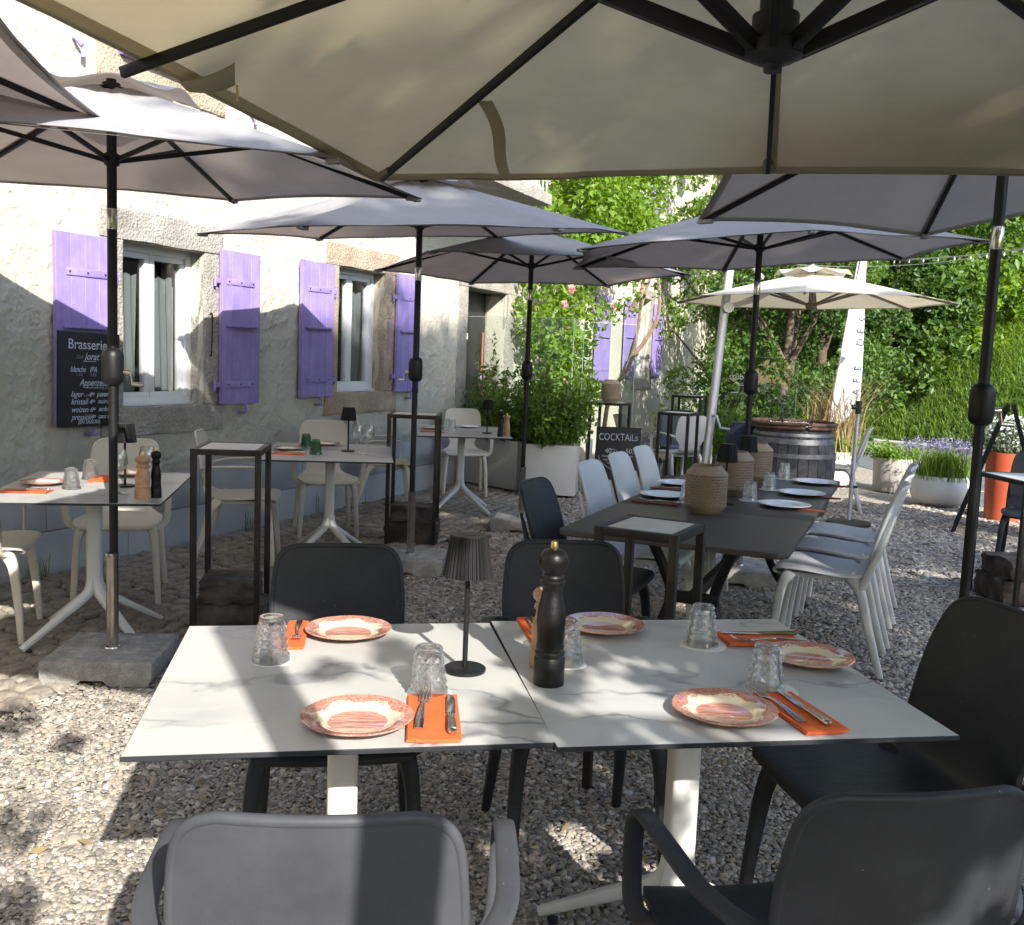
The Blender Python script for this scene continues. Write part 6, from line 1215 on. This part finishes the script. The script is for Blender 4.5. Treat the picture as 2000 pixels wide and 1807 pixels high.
plant('climbing_rose', (0, 0, 0), 'climbing rose with pink blooms covering the house wall beside the doorway', 'climbing plant', (('foliage', leaf_mesh('foliage', 'leaf_bright', cl, 17000, 0.085, 31, 0.6, shellness=0.35)), ('flower', leaf_mesh('flower', 'pink_petal', fl, 420, 0.045, 33, 0.9, shellness=0.2)), ('stem', stems(st, 0.03, 'vine_bark'))))
# bare twisted trunk and green cane in front of the far windows
st = [[(1.10, 12.0, 0.3), (1.17, 12.0, 1.0), (1.38, 12.02, 1.35), (1.47, 12.05, 1.75), (1.50, 12.0, 2.1), (1.60, 12.0, 2.5)], [(1.44, 12.03, 1.5), (1.60, 12.0, 1.75), (1.72, 12.0, 2.05), (1.68, 12.0, 2.55)], [(1.36, 12.0, 2.05), (1.48, 12.0, 2.25), (1.55, 12.05, 2.6)]]
plant('bare_climber', (0, 0, 0), 'bare brown twisted climber stem in front of the far window', 'climbing plant', (('stem', stems(st, 0.032, 'vine_bark', taper=0.55)), ('foliage', leaf_mesh('foliage', 'leaf_mid', [(1.35, 12.0, 2.15, 0.18), (1.55, 12.0, 2.35, 0.2), (1.2, 12.0, 2.0, 0.15)], 160, 0.07, 77))))
t = empty('garden_cane', (0, 0, 0), 0, 'slanting green cane in front of the far lilac shutter', 'cane'); MB().tube([(1.20, 12.1, 0.9), (1.56, 12.1, 2.05)], 0.016, 8).build('cane', 'bamboo', t)
# garden shrubs in front of the dark trees
for k_, (x, y, H_, rad, mat, lb, nl, lf) in enumerate(((2.38, 12.6, 1.05, 0.40, 'leaf_bright', 'bright green shrub behind the tallest steel stand', 2600, 0.075), (3.0, 12.6, 0.85, 0.55, 'leaf_bright', 'bright green shrub behind the barrel and glass screen', 2600, 0.09), (3.45, 12.9, 0.80, 0.5, 'leaf_bright', 'bright green shrub between the glass screen and the flag', 2200, 0.09), (1.62, 12.7, 0.55, 0.3, 'leaf_grey', 'loose pale shrub in front of the far house wall', 1200, 0.06), (2.70, 13.0, 1.0, 0.45, 'leaf_mid', 'green shrub behind the navy chair', 1800, 0.08))):
    plant('garden_shrub', (x, y, 0), lb, 'shrub', herb(40 + k_, 46, rad, H_, lf, nl, mat), 'garden shrubs')
for x, y, z_, lb, k_ in ((4.63, 11.75, 0.36, 'small leafy plant with pink buds in the round grey pot', 0), (3.98, 12.15, 0.38, 'trailing green plant in the white pot behind the barrel', 1)):
    plant('pot_plant', (x, y, z_), lb, 'plant', herb(60 + k_, 30, 0.24, 0.22, 0.05, 1500, 'leaf_bright'))
r_ = np.random.RandomState(71); P_ = np.column_stack([r_.normal(0, 0.13, (900, 2)), np.zeros(900)])
lav = blade_mesh('stem', 'grass_blade', P_, 0.26, 0.012, 0.55, 4); fl = [(r_.normal(0, 0.22), r_.normal(0, 0.22), 0.33 + 0.08 * r_.rand(), 0.02, 0.02, 0.05) for _ in range(130)]
plant('lavender', (4.72, 10.62, 0.29), 'lavender in flower in the white rounded pot', 'plant', (('stem', lav), ('flower', leaf_mesh('flower', 'lavender_flower', fl, 1100, 0.025, 73, 0.6, shellness=0.2))))
P_ = np.column_stack([r_.normal(0, 0.12, (420, 2)), np.zeros(420)])
plant('ornamental_grass', (4.0, 12.15, 0.38), 'dry straw-coloured ornamental grass beside the flag', 'plant', (('blade', blade_mesh('blade', 'straw', P_, 0.75, 0.014, 0.75, 6)),))
plant('pot_plant', (4.98, 9.75, 0.63), 'pale grey-white flowering plant in the tall orange-red pot', 'plant', (('foliage', leaf_mesh('foliage', 'leaf_grey', [(0, 0, 0.16, 0.22, 0.22, 0.2)], 900, 0.05, 75)), ('flower', leaf_mesh('flower', 'white_flower', [(0, 0, 0.24, 0.24, 0.24, 0.2)], 700, 0.03, 76, 0.8))))
P_ = np.column_stack([r_.normal(0, 0.10, (120, 2)), np.zeros(120)])
plant('pot_plant', (2.77, 9.62, 0.85), 'sparse seedlings and white pebbles in the barrel top', 'plant', (('foliage', leaf_mesh('foliage', 'white_flower', [(0, 0, 0.03, 0.28, 0.28, 0.02)], 260, 0.04, 78)),))
plant('dry_stalk', (4.9, 12.5, 0), 'bare pale stalks standing in front of the grass bank at right', 'plant', (('stem', stems([[(0.55, -3.6, 0.5), (0.58, -3.6, 1.05), (0.52, -3.6, 1.25), (0.62, -3.6, 1.65)], [(0.66, -3.7, 0.5), (0.70, -3.7, 1.2), (0.66, -3.7, 1.5)], [(0.40, -3.4, 0.5), (0.47, -3.4, 1.3), (0.55, -3.4, 1.75)]], 0.009, 'vine_bark')),))
# weeds at the foot of the wall
for k_, (s_, d_) in enumerate(((3.15, 0.06), (3.6, 0.05), (0.2, 0.07), (2.2, 0.06))):
    P_ = np.column_stack([r_.normal(0, 0.05, (26, 2)), np.zeros(26)]); plant('weed_tuft', (*hw(s_, -d_)[:2], 0), ('thin weeds at the wall foot behind the middle table', 'thin weeds at the wall foot under the second window', 'thin weeds at the wall foot behind the leftmost armchair', 'thin weeds at the wall foot between the two windows')[k_], 'weeds', (('blade', blade_mesh('blade', 'grass_blade', P_, 0.16, 0.006, 0.5, 90 + k_)),), 'weeds along the house')

# ================================================================== TREES
def tree(x, y, z0_, H_, R_, mat, label, seed, n_leaf=8000, leaf=0.13, low=0.12, ncl=46, trunk=0.12, asp=0.55, group=None, sq=1.0):
    r_ = np.random.RandomState(seed); cl = []
    for k_ in range(ncl):
        f_ = r_.uniform(low, 0.97); rr_ = R_ * math.sqrt(max(0.05, 1 - ((f_ - 0.45) / 0.58) ** 2)); a = r_.rand() * 6.28; q = rr_ * (0.35 + 0.65 * math.sqrt(r_.rand())); c_ = R_ * r_.uniform(0.16, 0.34); cl.append((q * math.cos(a), q * math.sin(a), H_ * f_, c_, c_, c_ * 0.75 * sq))
    st = [[(0, 0, -0.3), (0.03 * H_ * r_.normal(), 0.03 * H_ * r_.normal(), H_ * 0.4), (0, 0, H_ * 0.85)]]
    for k_ in range(7):
        c_ = cl[r_.randint(ncl)]; z1_ = max(0.1, c_[2] - 0.25 * H_); st.append([(0, 0, z1_ * 0.8), (c_[0] * 0.5, c_[1] * 0.5, z1_ + 0.12 * H_), c_[:3]])
    t = empty('tree', (x, y, z0_), 0, label, 'tree', group); link_mesh('crown', leaf_mesh('crown', mat, cl, n_leaf, leaf, seed, asp, shellness=0.55), t)
    g = MB(); C_ = catmull(st[0], 5); g.tube(C_, np.linspace(trunk, trunk * 0.3, len(C_)), 9)
    for P_ in st[1:]: C_ = catmull(P_, 4); g.tube(C_, np.linspace(trunk * 0.4, trunk * 0.1, len(C_)), 6)
    link_mesh('trunk', g.mesh('trunk', 'bark'), t); return t
def on_bank(x, y): return float(bank_z(np.array([[x, y]]))[0])
# dark evergreens between the house and the flag
tree(4.05, 14.4, 0, 3.5, 1.2, 'leaf_dark', 'dark yew with bright tips behind the stübli glass screen', 101, 18000, 0.085, 0.05, 90, 0.12, 0.5)
tree(5.0, 15.9, 0, 4.2, 1.3, 'leaf_dark', 'dark evergreen behind the white flag', 102, 14000, 0.09, 0.05, 70, 0.12, 0.5)
tree(4.0, 18.2, 0, 5.4, 1.5, 'leaf_mid', 'green tree beyond the far end of the house wall', 103, 9000, 0.10, 0.2, 60, 0.1)
# hillside
HG = 'trees on the hillside across the road'
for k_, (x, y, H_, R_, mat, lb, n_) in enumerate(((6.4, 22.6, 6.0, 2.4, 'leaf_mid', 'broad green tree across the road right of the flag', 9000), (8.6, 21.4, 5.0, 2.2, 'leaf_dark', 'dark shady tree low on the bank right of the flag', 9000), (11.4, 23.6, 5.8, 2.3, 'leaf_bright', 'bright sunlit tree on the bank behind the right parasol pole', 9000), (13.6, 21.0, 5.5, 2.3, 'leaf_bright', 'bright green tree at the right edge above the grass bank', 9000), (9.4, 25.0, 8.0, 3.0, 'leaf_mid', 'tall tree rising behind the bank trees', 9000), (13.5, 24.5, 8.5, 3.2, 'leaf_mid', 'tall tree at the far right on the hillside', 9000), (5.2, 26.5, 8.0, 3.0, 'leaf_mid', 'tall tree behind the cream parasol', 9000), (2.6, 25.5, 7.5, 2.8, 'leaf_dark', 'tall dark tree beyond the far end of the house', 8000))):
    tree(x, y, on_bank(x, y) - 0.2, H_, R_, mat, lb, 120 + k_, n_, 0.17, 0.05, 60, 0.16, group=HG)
# the big tree behind the viewer that throws the dappled shade over the terrace
r_ = np.random.RandomState(200); cl = []; hang = []
while len(cl) < 175:
    x, z_ = r_.uniform(3.95, 11.0), r_.uniform(4.5, 12.6)
    if z_ > 10.0 + (x - 3.44) * 0.72 or z_ > 12.3 or (x > 9.0 and z_ > 12.3 - (x - 9.0)) or (x > 8.0 and z_ < 4.5 + (x - 8.0) * 0.9) or (z_ < 7.4 and x < 4.9) or (z_ > 7.4 and x < 4.2): continue
    c_ = r_.uniform(0.40, 0.72); cl.append((x, -6.0 + r_.normal() * 1.2, z_, c_, c_, c_ * 0.75))
while len(hang) < 26:
    x, z_ = r_.uniform(3.4, 4.3), r_.uniform(7.6, 10.2)
    if z_ > 9.8 + (x - 3.44) * 0.7: continue
    c_ = r_.uniform(0.12, 0.30); hang.append((x, -6.0 + r_.normal() * 0.9, z_, c_, c_, c_ * 0.7))
# low branches reaching forward over the viewer
def back(P_, t_): return (P_[0] + 0.4187 * t_, P_[1] - 0.908 * t_, P_[2] + 0.6057 * t_)
low = []
def low_shade(n_, lo, hi, r0_, r1_, t0_, t1_):
    for _ in range(n_):
        P_ = r_.uniform(lo, hi); c_ = r_.uniform(r0_, r1_); low.append((*back(P_, r_.uniform(t0_, t1_)), c_, c_, c_ * 0.8))
low_shade(34, (0.0, 1.62, 0.74), (0.55, 2.65, 0.76), 0.03, 0.085, 2.6, 3.3)
low_shade(44, (0.45, 1.6, 0.74), (1.2, 2.7, 0.76), 0.04, 0.11, 2.6, 3.5)
low_shade(12, (0.38, 1.28, 0.50), (0.98, 1.40, 0.90), 0.045, 0.080, 1.6, 2.0)
low_shade(24, (-0.25, 1.9, 0.0), (1.4, 3.2, 0.02), 0.08, 0.18, 4.2, 5.2)
low_shade(30, (-0.45, 1.7, 2.2), (0.9, 3.6, 2.4), 0.05, 0.14, 2.2, 3.2)
low_shade(16, (0.5, 1.0, 2.2), (2.3, 3.4, 2.4), 0.12, 0.26, 2.4, 3.8)
for P_, rr_ in (((-1.42, 2.75, 0), 0.10), ((-1.22, 2.28, 0), 0.11), ((-1.85, 3.55, 0), 0.10), ((-1.55, 3.35, 0), 0.06), ((-0.55, 2.79, 0.80), 0.13), ((-0.40, 2.79, 0.80), 0.13), ((-0.47, 2.79, 0.66), 0.13), ((-0.38, 2.05, 0.745), 0.05), ((-0.25, 2.2, 0.745), 0.08)):
    low.append((*back(P_, 3.6 + 0.8 * r_.rand()), rr_, rr_, rr_ * 0.8))
t = empty('tree', (0, 0, 0), 0, 'large broadleaf tree behind the viewer shading the terrace', 'tree'); link_mesh('crown', leaf_mesh('crown', 'leaf_mid', cl, 26000, 0.20, 201, 0.6, shellness=0.3), t)
link_mesh('hanging_foliage', leaf_mesh('hanging_foliage', 'leaf_mid', hang, 900, 0.16, 202, 0.6, shellness=0.25), t); link_mesh('low_foliage', leaf_mesh('low_foliage', 'leaf_mid', low, 11000, 0.066, 203, 0.62, shellness=0.15), t)
g = MB(); g.tube(catmull([(7.4, -6.2, -0.1), (7.2, -6.1, 2.5), (7.0, -6.0, 5.0), (6.9, -6.0, 11.0)], 6), np.linspace(0.28, 0.08, 19), 12)
for k_ in range(44):
    c_ = (cl + hang[:20])[r_.randint(len(cl) + 20)] if k_ < 32 else low[r_.randint(len(low))]; z1_ = max(3.2, c_[2] - 1.8); C_ = catmull([(7.1, -6.0, z1_), (0.5 * (7.1 + c_[0]), 0.5 * (-6.0 + c_[1]), z1_ + 0.9), c_[:3]], 4); g.tube(C_, np.linspace(0.08, 0.012, len(C_)), 6)
link_mesh('trunk', g.mesh('trunk', 'bark'), t)
# bushes on the bank and an added unseen hedge that cuts low sky and bounce
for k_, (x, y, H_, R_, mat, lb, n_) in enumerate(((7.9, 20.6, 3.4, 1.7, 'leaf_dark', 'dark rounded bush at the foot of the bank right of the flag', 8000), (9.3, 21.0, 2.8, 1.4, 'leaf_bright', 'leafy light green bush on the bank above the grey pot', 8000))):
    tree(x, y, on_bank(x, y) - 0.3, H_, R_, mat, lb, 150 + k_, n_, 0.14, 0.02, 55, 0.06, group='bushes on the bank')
r_ = np.random.RandomState(210); hd = [(x, -3.9 + r_.normal() * 0.25, r_.uniform(0.2, 2.25), 0.5, 0.5, 0.45) for x in np.linspace(-9, 9.5, 150)]
plant('hedge', (0, 0, 0), 'added unseen green hedge cutting low sky and bounce behind the viewer', 'hedge', (('foliage', leaf_mesh('foliage', 'leaf_mid', hd, 13000, 0.17, 211)),))

# unseen trees added behind the terrace to block low sky from the tables
for k_, (x, y, H_, R_) in enumerate(((-12.5, -12.0, 9.0, 3.8), (-6.5, -13.0, 9.5, 4.0), (-0.5, -13.5, 9.0, 3.8), (5.0, -16.0, 9.0, 3.8))):
    tree(x, y, 0, H_, R_, 'leaf_mid', ('added sky-blocking tree far behind the viewer on the left', 'added sky-blocking tree behind the viewer left of the middle', 'added sky-blocking tree straight behind the viewer', 'added sky-blocking tree behind the viewer right of the middle', 'added sky-blocking tree behind the viewer on the right', 'added sky-blocking tree to the right of the viewer beyond the road', 'added sky-blocking tree to the left rear of the viewer by the house')[k_], 300 + k_, 5200, 0.34, 0.08, 60, 0.2, group='added sky-blocking trees behind the viewer')
# leaf litter on the gravel
r_ = np.random.RandomState(77); n_ = 420; P_ = np.column_stack([r_.uniform(-2.2, 3.5, n_), r_.uniform(1.6, 8.0, n_), np.full(n_, 0.012)]); az = r_.rand(n_) * 6.28; L = 0.012 + 0.02 * r_.rand(n_); D = np.stack([np.cos(az), np.sin(az), r_.normal(0, 0.25, n_)], 1) * L[:, None]; S = np.stack([-np.sin(az), np.cos(az), r_.normal(0, 0.25, n_)], 1) * (L * 0.35)[:, None]
V = np.stack([P_ - D, P_ + S, P_ + D, P_ - S], 1).reshape(-1, 3); i = np.arange(n_) * 4; F = np.stack([i, i + 1, i + 2, i + 3], 1)
tag(link_mesh('leaf_litter', tri_mesh('leaf_litter', V, F, 'straw', np.repeat(r_.rand(n_), 4))), 'scattered dry leaf bits on the gravel', 'leaf litter', kind='stuff')
